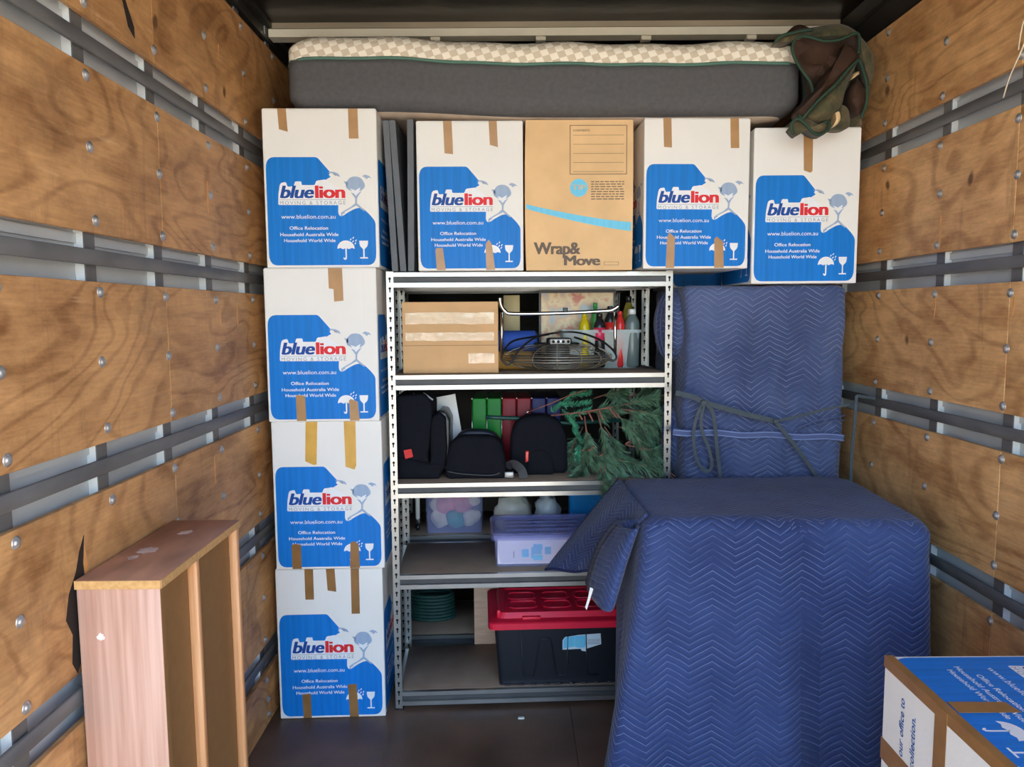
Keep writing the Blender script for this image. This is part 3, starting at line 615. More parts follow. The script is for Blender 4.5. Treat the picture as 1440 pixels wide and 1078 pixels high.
# ---------------------------------------------------------------- quilted blankets
def uv_cloth(o, off=0, zscale=1):
    me = o.data; l = me.uv_layers.new(name='UVMap')
    for p in me.polygons:
        n = p.normal
        for li in p.loop_indices:
            c = me.vertices[me.loops[li].vertex_index].co
            if abs(n.z) > .75: uvv = (c.x, c.y - .6 + off)
            elif abs(n.x) > abs(n.y) * 1.3: uvv = (c.y + .03, c.z)
            else: uvv = (c.x, c.z + off)
            l.data[li].uv = uvv
def subdiv(o, lv=1):
    s = o.modifiers.new('smooth', 'SUBSURF'); s.levels = lv; s.render_levels = lv
def draped_box(name, x0, x1, y0, y1, z0, z1, r, shape, m_, parent=None, rows=40, cols=220):
    """a cloth over a box: rings from the middle of the top, over a rounded edge, down to z0; shape(p, t) moves points"""
    q = MB(); q.recalc = True
    per = rounded([(x0, y0), (x1, y0), (x1, y1), (x0, y1)], r * 1.3, 8); P = []
    tot = sum((Vector(per[i]) - Vector(per[i - 1])).length for i in range(len(per)))
    for i in range(len(per)):
        a, b = Vector(per[i]), Vector(per[(i + 1) % len(per)]); k = max(1, round((b - a).length / tot * cols))
        for j in range(k): P.append(a.lerp(b, j / k))
    n = len(P); c = Vector(((x0 + x1) / 2, (y0 + y1) / 2)); levels = []
    for k in (.02, .25, .5, .7, .82): levels.append((k, z1, 0))
    for k in range(6):
        a = k / 5 * PI / 2; levels.append(('i', r * (1 - math.sin(a)), z1 - r * (1 - math.cos(a))))
    for k in range(1, rows + 1): levels.append(('i', 0, z1 - r - (z1 - r - z0) * k / rows))
    vs = []
    for lv in levels:
        for p in P:
            if lv[0] == 'i':
                d = p - c; ex = lv[1]; qx = c.x + d.x * (1 - ex / ((x1 - x0) / 2)); qy = c.y + d.y * (1 - ex / ((y1 - y0) / 2)); z = lv[2]
            else: qx, qy = c + (p - c) * lv[0] * .9; z = z1
            vs.append(shape(Vector((qx, qy, z)), (z1 - z) / (z1 - z0)))
    fs = [(i * n + j, i * n + (j + 1) % n, (i + 1) * n + (j + 1) % n, (i + 1) * n + j) for i in range(len(levels) - 1) for j in range(n)]
    fs.append(tuple(range(n)))
    q.add(vs, fs, 0, True); o = q.build(name, m_, parent); uv_cloth(o); return o
# blanket over the low cabinet
bl = thing('moving_blanket', 'navy quilted moving blanket draped over low furniture on the right', 'blanket', (0, 0, 0))
def sh1(p, t):
    x, y, z = p; cx = (x - .82) / .42
    front = max(0, min(1, (2.45 - y) / .3)); left = max(0, min(1, (.62 - x) / .2))
    fold = .012 * math.sin(x * 17 + 1.2 * math.sin(z * 3)) + .010 * math.sin(x * 31 + z * 2) + .010 * fbm(p, 3.2, 2)
    y -= front * (t * .05 + t * fold * 1.2) - front * .010 * fbm(p, 6, 5) * (t > .03)
    x -= left * (.145 * t ** 1.15 * max(0, min(1, (2.50 - y) / .33)) + .010 * math.sin(y * 22) * t); x += max(0, cx) ** 2 * .028 * t + .01 * max(0, cx) * math.sin(y * 19 + 2) * t
    if t < .05: z += .007 * fbm((x, y, 0), 5, 1) - .010 * max(0, 1 - abs(cx) * 2.2) * max(0, 1 - abs(y - 2.4) / .3)
    z -= .012 * max(0, cx) * front * (t < .2)
    return (x, y, max(z, .004))
draped_box('blanket_cover', .395, 1.258, 2.125, 2.72, .004, .957, .045, sh1, QUILT, bl)
# the loose left edge: a wide flap and a rolled ear
def patch_grid(fn, nu, nv, th, name, m_, parent, uvfn=None):
    q = MB(); vs = [fn(i / nu, j / nv) for j in range(nv + 1) for i in range(nu + 1)]; k = nu + 1
    fs = [(j * k + i, j * k + i + 1, (j + 1) * k + i + 1, (j + 1) * k + i) for j in range(nv) for i in range(nu)]
    q.recalc = False; q.add(vs, fs, 0, True); o = q.build(name, m_, parent)
    l = o.data.uv_layers.new(name='UVMap')
    for p in o.data.polygons:
        for li in p.loop_indices:
            vi = o.data.loops[li].vertex_index; i, j = vi % k, vi // k
            l.data[li].uv = uvfn(i / nu, j / nv) if uvfn else (vs[vi][0], vs[vi][2])
    s = o.modifiers.new('thickness', 'SOLIDIFY'); s.thickness = th; s.offset = 0
    return o
A_, B_, C_, D_ = at(863, 677, 2.70), at(767, 800, 2.66), at(842, 803, 2.44), at(900, 728, 2.16)
A_ += Vector((.02, 0, .012)); D_ += Vector((.02, 0, .012))
def flap(u, v):
    top = A_.lerp(D_, u); bot = B_.lerp(C_, u); p = top.lerp(bot, v)
    n = (D_ - A_).cross(B_ - A_).normalized()
    p = p + Vector((-.006, -.012, .010)) * math.sin(PI * v) + n * .006 * math.sin(9 * u + 3 * v)
    return p
patch_grid(flap, 24, 24, .008, 'loose_flap', QUILT, bl, lambda u, v: (.5 * u + .28 * v * .2, .42 * (1 - v)))
hem = [flap(u / 20, 1) + Vector((0, -.003, 0)) for u in range(21)]
MB().tube(hem, .0055, 6).build('hem', mat('navy binding', (26, 36, 82), .8, var=.1), bl)
ear_top = at(905, 733, 2.14) + Vector((.012, .03, 0))
eL0, eL1 = at(874, 744, 2.23), at(829, 838, 2.26); eR0, eR1 = at(902, 742, 2.165), at(869, 848, 2.17)
def ear(u, v):
    a = eL0.lerp(eL1, v) + Vector((-.012 * math.sin(PI * v), 0, .02 * math.sin(PI * v))); b = eR0.lerp(eR1, v)
    p = a.lerp(b, u); bul = math.sin(PI * u) * (.045 + .02 * v)
    back = .06 * (abs(u - .5) * 2) ** 3
    return p + Vector((0, -bul + back, .0 + .012 * math.sin(PI * u) * (1 - v) - .010 * math.sin(PI * u) * v))
patch_grid(ear, 16, 20, .008, 'folded_corner', QUILT, bl, lambda u, v: (.16 * u + .02, .30 * (1 - v)))
def ear_back(u, v):
    p = ear(u, v); return p + Vector((0, .05 + .05 * math.sin(PI * u), 0))
patch_grid(ear_back, 10, 12, .006, 'folded_corner', QUILT, bl, lambda u, v: (.16 * u + .02, .30 * (1 - v)))
tg = [at(829, 822, 2.22), at(834, 826, 2.21), at(829, 842, 2.21), at(824, 854, 2.22), at(822, 850, 2.22), at(826, 836, 2.22)]
q = MB(); q.prism([(p.x, p.z) for p in tg], lambda a, b, d: (a, 2.20 + d, b), 0, .0015); q.build('care_tag', mat('white tag', (222, 216, 210), .8, var=.05), bl)

# furniture wrapped in quilt behind it
wr = thing('wrapped_furniture', 'tall furniture wrapped in slate blue quilted blanket, tied with webbing', 'furniture', (0, 0, 0))
def sh2(p, t):
    x, y, z = p; front = max(0, min(1, (3.05 - y) / .2))
    cre = .020 * fbm((x * 1.8, y, z * .6), 5, 3) + .008 * fbm((x * 2, y, z), 13, 6) + .010 * math.sin(x * 27 + 2.5 * math.sin(z * 4.3)) * math.sin(z * 5) ** 2
    y += front * (cre - .010 * math.sin(PI * min(1, max(0, (x - .64) / .64)))) * min(1, t * 9)
    y += front * .018 * max(0, min(1, (z - 1.10) * 10)) if z < 1.62 else .018 * front
    left = max(0, min(1, (.80 - x) / .1)); x += left * (.014 * math.sin(z * 9 + 1) * .6 + .010 * fbm(p, 5, 8))
    if t < .03: z += .006 * fbm((x, y, 0), 5, 4)
    return (x, y, z)
draped_box('quilt_wrap', .668, 1.288, 2.80, 3.42, .004, 1.668, .03, sh2, QUILT2, wr, rows=70, cols=240)
# hem bands of the lower blanket
HEM = mat('pale blue binding', (76, 90, 132), .7, var=.1, scale=30)
hp = [at(946 + (1186 - 946) * k / 24, 607 + 8 * k / 24 + 1.2 * math.sin(k * .8), 2.775) for k in range(25)]
MB().add(*(lambda r: (r.v, r.f))(ribbon(hp, .026, .004))).build('hem_band', HEM, wr)
for dz in (.009, -.009): MB().tube([p + Vector((0, -.006, dz)) for p in hp], .0022, 6).build('piping', mat('thread', (130, 148, 196), .7, var=.05), wr)
MB().tube([at(u, v, 2.772) for u, v in ((1120, 602), (1145, 592), (1168, 587), (1188, 584))], .0035, 6).build('piping', HEM, wr)
MB().tube([at(u, v, 2.772) for u, v in ((1122, 606), (1148, 597), (1170, 592), (1188, 590))], .0025, 6).build('piping', HEM, wr)
for (cx, cy, cz, rx_, ry_, rz_) in ((.672, 3.02, 1.515, .082, .13, .150), (.668, 3.02, 1.06, .070, .13, .15)):
    bm = bmesh.new(); bmesh.ops.create_icosphere(bm, subdivisions=5, radius=1)
    for v in bm.verts:
        k = 1 + .05 * fbm(v.co, 3, cz); v.co = (cx + v.co.x * k * rx_, cy + v.co.y * k * ry_, cz + v.co.z * k * rz_)
    o = MB().bm(bm, 0, True).build('quilt_bulge', QUILT2, wr); uv_cloth(o)
    for a in (.25, .55): MB().tube([(cx - rx_ * math.cos(t_) * math.cos(a) * 1.03, cy - ry_ * math.sin(a) * math.cos(t_) * 1.03, cz + rz_ * math.sin(t_) * 1.03) for t_ in [(-1.3 + 2.6 * k / 20) for k in range(21)]], .0035, 6).build('piping', HEM, wr)
# webbing strap
st = thing('tie_strap', 'dark grey webbing strap tied around the wrapped furniture', 'strap', (0, 0, 0))
def strap(pts, y, wd=.017, n=5):
    P = smoothpath([at(u, v, y) for u, v in pts], n)
    r = ribbon(P, wd, .003); r.build('webbing', GREYW, st)
strap([(950, 552), (975, 558), (990, 565), (1030, 577), (1065, 586), (1092, 592)], 2.752, .019)
strap([(1090, 592), (1130, 583), (1165, 574), (1204, 567)], 2.748, .009)
strap([(1090, 592), (1108, 614), (1128, 640), (1150, 672)], 2.746, .014)
strap([(989, 566), (980, 584), (975, 610), (978, 640), (987, 658), (997, 661), (1001, 650), (996, 630), (987, 605), (986, 585), (990, 568)], 2.742, .012)
strap([(992, 566), (1002, 580), (1006, 605), (1007, 620), (1010, 645), (1013, 672)], 2.744, .013)
q = MB(); q.bbox(-.012, .012, -.008, .008, -.010, .010, .004); o = q.build('knot', GREYW, st); o.location = at(990, 566, 2.744)
q = MB(); q.bbox(-.010, .010, -.007, .007, -.008, .008, .004); o = q.build('knot', GREYW, st); o.location = at(1091, 592, 2.744)
st2 = thing('tie_strap', 'thin grey strap hanging straight down from the right wall rail', 'strap', (0, 0, 0))
ribbon([at(1204, 556, 2.70), at(1201, 600, 2.70), at(1197, 640, 2.70), at(1195, 700, 2.70)], .011, .004).build('webbing', GREYW, st2)
ribbon([at(1204, 556, 2.70) + Vector((.0, 0, 0)), at(1208, 560, 2.74) + Vector((.06, 0, 0))], .011, .004).build('webbing', GREYW, st2)

# ---------------------------------------------------------------- camouflage fleece blanket at the top right
def camo_mat():
    m, t, b = nodes('mottled fleece'); tc = N(t, 'ShaderNodeTexCoord')
    nz = N(t, 'ShaderNodeTexNoise', i_Scale=16.0, i_Detail=5, i_Roughness=.65); L(t, tc.outputs['Object'], nz.inputs['Vector'])
    rp = N(t, 'ShaderNodeValToRGB'); e = rp.color_ramp.elements
    e[0].position = .30; e[0].color = (*lin((34, 36, 22)), 1); e[1].position = .72; e[1].color = (*lin((126, 116, 84)), 1)
    k = e.new(.47); k.color = (*lin((72, 72, 46)), 1); k = e.new(.58); k.color = (*lin((92, 80, 54)), 1)
    L(t, nz.outputs['Fac'], rp.inputs[0]); L(t, rp.outputs[0], b.inputs['Base Color']); b.inputs['Roughness'].default_value = .9; b.inputs['Sheen Weight'].default_value = .1
    return m
CAMO = camo_mat(); FLEECE = mat('dark brown fleece', (58, 36, 22), .8, var=.4, scale=14, bump=.3, bscale=60); DKGREEN = mat('dark green binding', (36, 64, 48), .75, var=.1)
fb = thing('fleece_blanket', 'crumpled camouflage fleece blanket with green binding, stuffed beside the mattress', 'blanket', (0, 0, 0))
Z6 = lambda x, y: (1050 + x * 190 / 1138, 20 + y * 180 / 1078)
def blob(name, outl, y0, bulge, m_, ydir=lambda u, v: 0, rings=9, n=60, tilt=(0, 0), rough=.010):
    P = [Vector((*Z6(*p), 0)) for p in outl]; k = len(P); out = []
    per = smoothpath(P + [P[0]], 6)[:-1]
    c = sum(per, Vector()) / len(per); n = len(per); q = MB(); vs = []
    for r in range(rings + 1):
        s = 1 - r / rings
        for p in per:
            pt = c + (p - c) * s; d = y0 - bulge * (1 - s ** 2.2) + tilt[0] * (pt.x - c.x) / 100 + tilt[1] * (pt.y - c.y) / 100
            w3 = at(pt.x, pt.y, d); w3.y += rough * fbm(w3, 11, y0 * 9) * (1 - s ** 3) * 1.6
            vs.append(w3)
    fs = [(i * n + j, i * n + (j + 1) % n, (i + 1) * n + (j + 1) % n, (i + 1) * n + j) for i in range(rings) for j in range(n)]
    q.add(vs, fs, 0, True)
    b0 = len(q.v); q.v += [tuple(v + Vector((0, .03 + bulge * .6, 0))) for v in vs[:n]]       # back rim gives it body
    q.f += [(j, (j + 1) % n, b0 + (j + 1) % n, b0 + j) for j in range(n)] + [tuple(range(b0, b0 + n))]; q.m += [0] * (n + 1); q.sm += [True] * (n + 1)
    return q.build(name, m_, fb)
def pipe(pts, y, r=.0052, closed=False):
    P = [at(*Z6(px, py), yy) for (px, py), yy in zip(pts, y if isinstance(y, list) else [y] * len(pts))]
    MB().tube(smoothpath(P, 6), r, 7).build('binding', DKGREEN, fb)
blob('camo_side', [(420, 190), (600, 110), (790, 85), (920, 150), (1040, 290), (1072, 420), (1045, 560), (1020, 740), (975, 860), (930, 965), (600, 965), (330, 960), (470, 820), (520, 600)], 2.80, .10, CAMO, rough=.02)
blob('camo_side', [(235, 245), (290, 180), (400, 140), (560, 110), (790, 82), (930, 150), (900, 190), (760, 205), (640, 222), (520, 190), (430, 200), (330, 245)], 2.70, .05, CAMO)
blob('fleece_side', [(340, 150), (400, 100), (460, 88), (540, 122), (520, 160), (420, 165)], 2.76, .03, FLEECE)
blob('fleece_side', [(400, 205), (440, 190), (540, 200), (640, 225), (780, 215), (925, 165), (940, 300), (930, 380), (800, 520), (660, 640), (545, 665), (520, 560), (450, 440), (395, 330)], 2.66, -.035, FLEECE, rough=.03)
blob('fleece_side', [(830, 245), (900, 280), (942, 375), (830, 490), (690, 640), (560, 760), (490, 870), (425, 830), (470, 760), (570, 650), (650, 520), (760, 400)], 2.625, .045, FLEECE, rough=.015)
blob('camo_side', [(945, 380), (830, 500), (690, 640), (540, 790), (500, 880), (610, 915), (720, 870), (800, 760), (830, 640), (880, 520)], 2.655, .035, CAMO)
blob('fleece_side', [(930, 540), (985, 600), (1000, 740), (950, 850), (890, 820), (855, 720), (880, 610)], 2.67, .03, FLEECE)
blob('camo_side', [(945, 190), (1045, 300), (1072, 430), (1045, 590), (1010, 560), (980, 450), (940, 370), (950, 280)], 2.66, .03, CAMO)
blob('camo_side', [(800, 760), (850, 790), (870, 880), (845, 962), (720, 960), (770, 860)], 2.66, .03, CAMO)
blob('camo_side', [(370, 965), (430, 890), (520, 880), (610, 930), (680, 900), (700, 950), (640, 1020), (560, 1010), (470, 960), (430, 1020)], 2.625, .03, CAMO)
SCRAP = mat('cream print patch', (230, 200, 150), .8, var=.2, scale=30)
blob('printed_patch', [(745, 830), (780, 820), (790, 880), (760, 930), (720, 950), (745, 890)], 2.63, .01, SCRAP)
blob('printed_patch', [(900, 500), (940, 480), (945, 505), (895, 540)], 2.63, .008, SCRAP)
pipe([(235, 240), (290, 185), (420, 150), (560, 130)], [2.68, 2.67, 2.66, 2.66])
pipe([(560, 660), (530, 560), (450, 450), (395, 340), (390, 250), (440, 190), (540, 195), (650, 225), (780, 215), (930, 160), (948, 260), (940, 330)], [2.65, 2.64, 2.63, 2.62, 2.62, 2.62, 2.625, 2.63, 2.63, 2.64, 2.63, 2.62])
pipe([(945, 378), (850, 470), (740, 600), (620, 710), (520, 820), (470, 875), (440, 850)], [2.60, 2.59, 2.585, 2.58, 2.58, 2.59, 2.60])
pipe([(945, 380), (990, 500), (1015, 620), (1005, 760), (960, 880)], [2.61, 2.63, 2.64, 2.65, 2.66])
pipe([(390, 1010), (375, 930), (430, 880), (500, 930), (560, 1000), (620, 1012), (690, 965), (690, 905), (650, 915)], [2.61, 2.60, 2.59, 2.585, 2.585, 2.585, 2.59, 2.60, 2.61])

# ---------------------------------------------------------------- wooden shelf unit at the left
def wood_mat(name, c0, c1, sc):
    m, t, b = nodes(name); tc = N(t, 'ShaderNodeTexCoord')
    mp = N(t, 'ShaderNodeMapping', i_Scale=sc); L(t, tc.outputs['Object'], mp.inputs[0])
    nz = N(t, 'ShaderNodeTexNoise', i_Scale=3.0, i_Detail=6, i_Distortion=.3); L(t, mp.outputs[0], nz.inputs['Vector'])
    rp = N(t, 'ShaderNodeValToRGB'); e = rp.color_ramp.elements; e[0].position = .32; e[1].position = .68; e[0].color = (*lin(c0), 1); e[1].color = (*lin(c1), 1)
    L(t, nz.outputs['Fac'], rp.inputs[0]); L(t, rp.outputs[0], b.inputs['Base Color']); b.inputs['Roughness'].default_value = .5
    return m
PINK = wood_mat('pinkish laminate', (190, 144, 120), (216, 174, 152), (26, 26, .8)); STRIPW = wood_mat('orange pine strip', (214, 150, 96), (236, 180, 128), (40, 40, 1))
EDGEW = wood_mat('pale edging', (196, 150, 92), (216, 172, 112), (30, 30, 30)); MDF = mat('brown hardboard', (142, 104, 62), .7, var=.06, scale=30)
SCUFF = mat('scuffed brown laminate', (178, 128, 102), .45, var=.3, scale=6, stretch=(2, .7, 1)); PALE = mat('bare patch', (200, 176, 166), .7, var=.25, scale=40)
cb = thing('upended_shelf_unit', 'pinkish wooden shelf unit standing on end against the left wall', 'cabinet', (-.932, 1.523, 0), 0)
w_, d_, h_ = .184, .462, 1.008
q = MB(); q.bbox(0, w_, 0, d_, h_ - .019, h_, .0012, 1); q.build('top_board', SCUFF, cb)
q = MB(); q.box(.0005, w_ - .0005, -.0012, 0, h_ - .019, h_ - .0005); q.build('edge_strip', EDGEW, cb)
q = MB(); q.box(w_, w_ + .0012, .001, d_ - .001, h_ - .019, h_ - .0005); q.build('edge_strip', EDGEW, cb)
q = MB(); q.bbox(0.002, w_ - .004, .003, .019, .001, h_ - .0195, .001, 1); q.build('end_panel', PINK, cb)
q = MB(); q.box(.006, w_ - .026, .0195, d_ - .019, .016, h_ - .0195); q.build('back_panel', MDF, cb)
for y in (.185, d_ - .019):
    q = MB(); q.bbox(w_ - .0259, w_ - .004, y, y + .018, .0165, h_ - .0195, .001, 1); q.build('divider', STRIPW, cb)
q = MB(); q.box(.002, w_ - .004, .0195, d_ - .0195, .001, .016); q.build('bottom_board', SCUFF, cb)
q = MB(); q.box(w_ - .0038, w_ - .0030, .0035, .0185, .01, h_ - .02); q.build('edge_strip', MDF, cb)
random.seed(5)
def patch2(cx, cy, r, name, to3, m_, parent, d0=0, d1=.0004, sx=1):
    pts = [(cx + sx * r * random.uniform(.55, 1.1) * math.cos(k * PI / 8), cy + r * random.uniform(.55, 1.1) * math.sin(k * PI / 8)) for k in range(16)]
    q = MB(); q.prism(pts, to3, d0, d1); q.build(name, m_, parent)
patch2(.055, .20, .030, 'bare_patch', lambda a, b, d: (a, b, h_ + d), PALE, cb, sx=.9); patch2(.085, .345, .022, 'bare_patch', lambda a, b, d: (a, b, h_ + d), PALE, cb)
patch2(.05, .15, .016, 'bare_patch', lambda a, b, d: (a, b, h_ + d), PALE, cb); patch2(.048, h_ - .125, .009, 'bare_patch', lambda a, b, d: (a, .003 - d, b), mat('white chip', (235, 228, 222), .7, var=0), cb)

# ---------------------------------------------------------------- second tier: carton, fan, roll, tub and bottles
Z2 = LV[3] + .0012
t = thing('taped_carton', 'brown cardboard box with shiny clear tape on the second shelf', 'box', (-.418, 2.862, Z2), math.radians(1.2))
q = MB(); q.bbox(0, .372, 0, .27, .001, .278, .003, 2, smooth=False); q.build('carton_body', KRAFT2, t)
for z0, z1, x1, m_ in ((.192, .236, .356, CLEARTAPE), (.128, .160, .356, CLEARTAPE), (.040, .078, .356, CLEARTAPE)):
    q = MB(); nx = 40; vs = []; random.seed(int(z0 * 1000))
    if z0 < .05: a0 = .255
    else: a0 = .012
    for i in range(nx + 1):
        x = a0 + (x1 - a0) * i / nx
        for z in (z0, (z0 + z1) / 2, z1): vs.append((x, -.0008 - abs(fbm((x, z, 0), 40, z0 * 50)) * .0012, z + .003 * fbm((x, z, 0), 9, 2)))
    q.recalc = False; q.add(vs, [(i * 3 + j, i * 3 + 3 + j, i * 3 + 4 + j, i * 3 + 1 + j) for i in range(nx) for j in (0, 1)], 0, True); q.build('clear_tape', CLEARTAPE, t)
q = MB(); q.box(0.004, .368, -.0005, 0, .1085, .1100); q.build('flap_seam', mat('seam shadow', (120, 86, 52), .8, var=0), t)

fan = thing('floor_fan', 'round wire caged fan lying flat on the second shelf', 'fan', (.195, 3.035, Z2))
def circ(r, z, n=44): return [(r * math.cos(2 * PI * k / n), r * math.sin(2 * PI * k / n), z) for k in range(n)]
q = MB(); zc = .052; R = .218
for k in range(10):
    a = k / 10 * PI / 2; q.tube(circ(R * math.cos(a * .93) , zc + .052 * math.sin(a)), .0014, 4, closed=True); q.tube(circ(R * math.cos(a * .93), zc - .049 * math.sin(a)), .0014, 4, closed=True)
for k in range(3): q.tube(circ(R + .003, zc + (k - 1) * .010), .0026, 6, closed=True)
q.build('wire_guard', mat('guard wire', (140, 138, 130), .35, .6, var=.1), fan)
q = MB()
for k in range(14):
    a = 2 * PI * k / 14 + .15; c, s = math.cos(a), math.sin(a)
    q.tube([(R * math.cos(b * .93) * c * 1.012, R * math.cos(b * .93) * s * 1.012, zc + .0545 * math.sin(b)) for b in [(-PI / 2 + PI * j / 14) for j in range(15)]], .0018, 5)
q.build('guard_rib', mat('bright rib wire', (196, 186, 160), .3, .7, var=.05), fan)
q = MB()
for k in range(4):
    a = 2 * PI * k / 4; vs = []
    for i in range(7):
        r = .04 + .155 * i / 6; wd = .03 + .055 * math.sin(PI * (i + .6) / 7)
        for s in (-1, 1): vs.append((r * math.cos(a) - s * wd * math.sin(a), r * math.sin(a) + s * wd * math.cos(a), zc + s * .016 - .004)); 
    q.add(vs + [(x, y, z - .0015) for x, y, z in vs], [(i * 2, i * 2 + 2, i * 2 + 3, i * 2 + 1) for i in range(6)] + [(14 + i * 2, 14 + i * 2 + 1, 14 + i * 2 + 3, 14 + i * 2 + 2) for i in range(6)], 0, True)
q.build('fan_blade', mat('brushed blade', (120, 118, 110), .4, .5, var=.1), fan)
q = MB(); q.lathe([(.045, .012), (.05, .02), (.05, .085), (.04, .1)], n=24); q.build('motor', BLACKP, fan)
q = MB(); q.bbox(-.046, .052, -.075, .02, .104, .132, .008); q.bbox(-.10, .085, -.055, .05, .104, .112, .004); ob = q.build('control_box', BLACKP, fan)
q = MB(); q.bbox(-.034, .046, -.0765, -.0745, .108, .127, .001, 1); pl = q.build('control_plate', mat('silver plate', (200, 200, 196), .3, .3, var=.1), ob)
for k in range(4):
    q = MB(); q.lathe([(.006, 0), (.006, .004), (.005, .005)], n=12, axis='y'); q.v = [(x - .022 + k * .02, y - .081, z + .1175) for x, y, z in q.v]; q.build('button', BLACKP, ob)
cord = [at(u, v, y) - Vector((.195, 3.035, Z2)) for u, v, y in ((772, 470, 3.0), (745, 474, 2.95), (720, 480, 2.9), (708, 495, 2.87), (706, 506, 2.86), (716, 512, 2.86), (730, 492, 2.88), (752, 475, 2.92), (780, 468, 2.98), (810, 467, 2.97), (840, 476, 2.9), (860, 490, 2.86), (867, 502, 2.84), (860, 507, 2.84), (846, 495, 2.85), (830, 482, 2.9), (808, 474, 2.97))]
MB().tube(smoothpath(cord, 5), .0042, 7).build('power_cord', BLACKP, fan)
# tubular stand around the fan
stp = [at(u, v, 2.96) for u, v in ((703, 418), (704, 428), (710, 437), (722, 441), (790, 440), (850, 437), (862, 435), (870, 430))]
MB().tube([p - Vector((.195, 3.035, Z2)) for p in smoothpath(stp, 5)], .0082, 10).build('stand_tube', CHROME, fan)
for u in (705.5, 865):
    MB().tube([at(u, 439, 2.96) - Vector((.195, 3.035, Z2)), at(u, 470, 2.965) - Vector((.195, 3.035, Z2)), at(u, 497, 2.97) - Vector((.195, 3.035, Z2))], .0066, 10).build('stand_leg', CHROME, fan)
q = MB(); q.bbox(-.010, .010, -.008, .008, -.006, .010, .002); o = q.build('clamp', BLACKP, fan); o.location = at(795, 436, 2.95) - Vector((.195, 3.035, Z2))

p = at(731, 461, 3.12)
t = thing('rolled_mat', 'bright blue rolled mat behind the fan on the second shelf', 'mat', (p.x - .02, 3.06, Z2)); q = MB()
bm_ = mat('blue foam', (42, 84, 176), .7, var=.08)
q.lathe([(.01, -.09), (.036, -.088), (.043, -.078), (.043, .078), (.036, .088), (.01, .09)], n=24, axis='x'); q.v = [(x, y, z + .118) for x, y, z in q.v]; q.build('roll', bm_, t)
q = MB(); q.tube([(.0905, .03 * math.cos(a * .5) * (1 - a / 40), .118 + .03 * math.sin(a * .5) * (1 - a / 40)) for a in range(36)], .0012, 4); q.build('spiral_edge', NAVY, t)
t = tag(MB().bbox(p.x - .11, p.x + .05, 3.04, 3.15, Z2 + .0005, Z2 + .074, .012).build('folded_cloth', mat('mustard cloth', (206, 154, 72), .9, var=.15, scale=20)), 'mustard folded cloth under the blue rolled mat', 'cloth')
a, b = at(708, 415, 3.24), at(731, 452, 3.24)
t = tag(MB().bbox(a.x, b.x, 3.22, 3.23, Z2 + .0005, a.z, .002, 1).build('cream_card', mat('cream card', (222, 208, 160), .8, var=.06)), 'cream card standing behind the fan beside the tan carton', 'card')
# framed picture leaning behind
fx0, fx1 = at(758, 440, 3.20).x, at(866, 440, 3.20).x
t = thing('framed_print', 'framed reddish and cream print leaning at the back of the second shelf', 'picture', (fx0, 3.205, Z2)); q = MB()
q.box(0, .010, 0, .012, .001, .33); q.box(fx1 - fx0 - .010, fx1 - fx0, 0, .012, .001, .33); q.box(.010, fx1 - fx0 - .010, 0, .012, .001, .012); q.box(.010, fx1 - fx0 - .010, 0, .012, .318, .33); q.build('frame', BLACKP, t)
mm, tt, bb = nodes('mottled print'); tc = N(tt, 'ShaderNodeTexCoord'); nz = N(tt, 'ShaderNodeTexNoise', i_Scale=11.0, i_Detail=5); L(tt, tc.outputs['Object'], nz.inputs['Vector'])
rp = N(tt, 'ShaderNodeValToRGB'); e = rp.color_ramp.elements; e[0].position = .38; e[0].color = (*lin((205, 110, 86)), 1); e[1].position = .62; e[1].color = (*lin((176, 196, 205)), 1); k = e.new(.47); k.color = (*lin((238, 220, 176)), 1); k = e.new(.55); k.color = (*lin((226, 190, 150)), 1)
L(tt, nz.outputs['Fac'], rp.inputs[0]); L(tt, rp.outputs[0], bb.inputs['Base Color']); bb.inputs['Roughness'].default_value = .25
MB().box(.010, fx1 - fx0 - .010, .003, .008, .012, .318).build('print_sheet', mm, t)
# clear tub with bottles
TUBM = clear('frosted clear plastic', (206, 222, 222), .40, .25)
def tub(x0, x1, y0, y1, h, m_, parent, taper=.012, th=.003, rim=.006, name='tub_body'):
    q = MB(); rings = [(taper, 0), (0, h), (-rim, h), (-rim, h - .012), (-rim + th, h - .012), (-.0, h - .012)]
    def ring(ins, z, r): return [(a, b, z) for a, b in rounded([(x0 + ins, y0 + ins), (x1 - ins, y0 + ins), (x1 - ins, y1 - ins), (x0 + ins, y1 - ins)], r, 4)]
    R = [ring(taper, 0, .02), ring(0, h, .02), ring(th, h, .02), ring(taper + th, th, .02)]
    n = len(R[0]); vs = sum(R, []); fs = [(i * n + j, i * n + (j + 1) % n, (i + 1) * n + (j + 1) % n, (i + 1) * n + j) for i in range(3) for j in range(n)]
    fs += [tuple(range(n))[::-1], tuple(range(3 * n, 4 * n))]
    q.add(vs, fs); o = q.build(name, m_, parent)
    q = MB(); R = [ring(-rim, h - .012, .024), ring(-rim, h + .001, .024), ring(th, h + .001, .02), ring(th, h - .002, .02), ring(-rim + .002, h - .012, .024)]
    vs = sum(R, []); q.add(vs, [(i * n + j, i * n + (j + 1) % n, (i + 1) * n + (j + 1) % n, (i + 1) * n + j) for i in range(4) for j in range(n)]); q.build('rim', m_, parent)
    return o
tx0 = at(786, 490, 3.06).x; tx1 = at(906, 490, 3.06).x
t = thing('clear_tub', 'frosted clear tub full of bottles at the right of the second shelf', 'tub', (tx0, 3.065, Z2)); t.rotation_euler = (0, 0, math.radians(2))
tub(.012, tx1 - tx0 - .012, 0, .115, .160, TUBM, t)
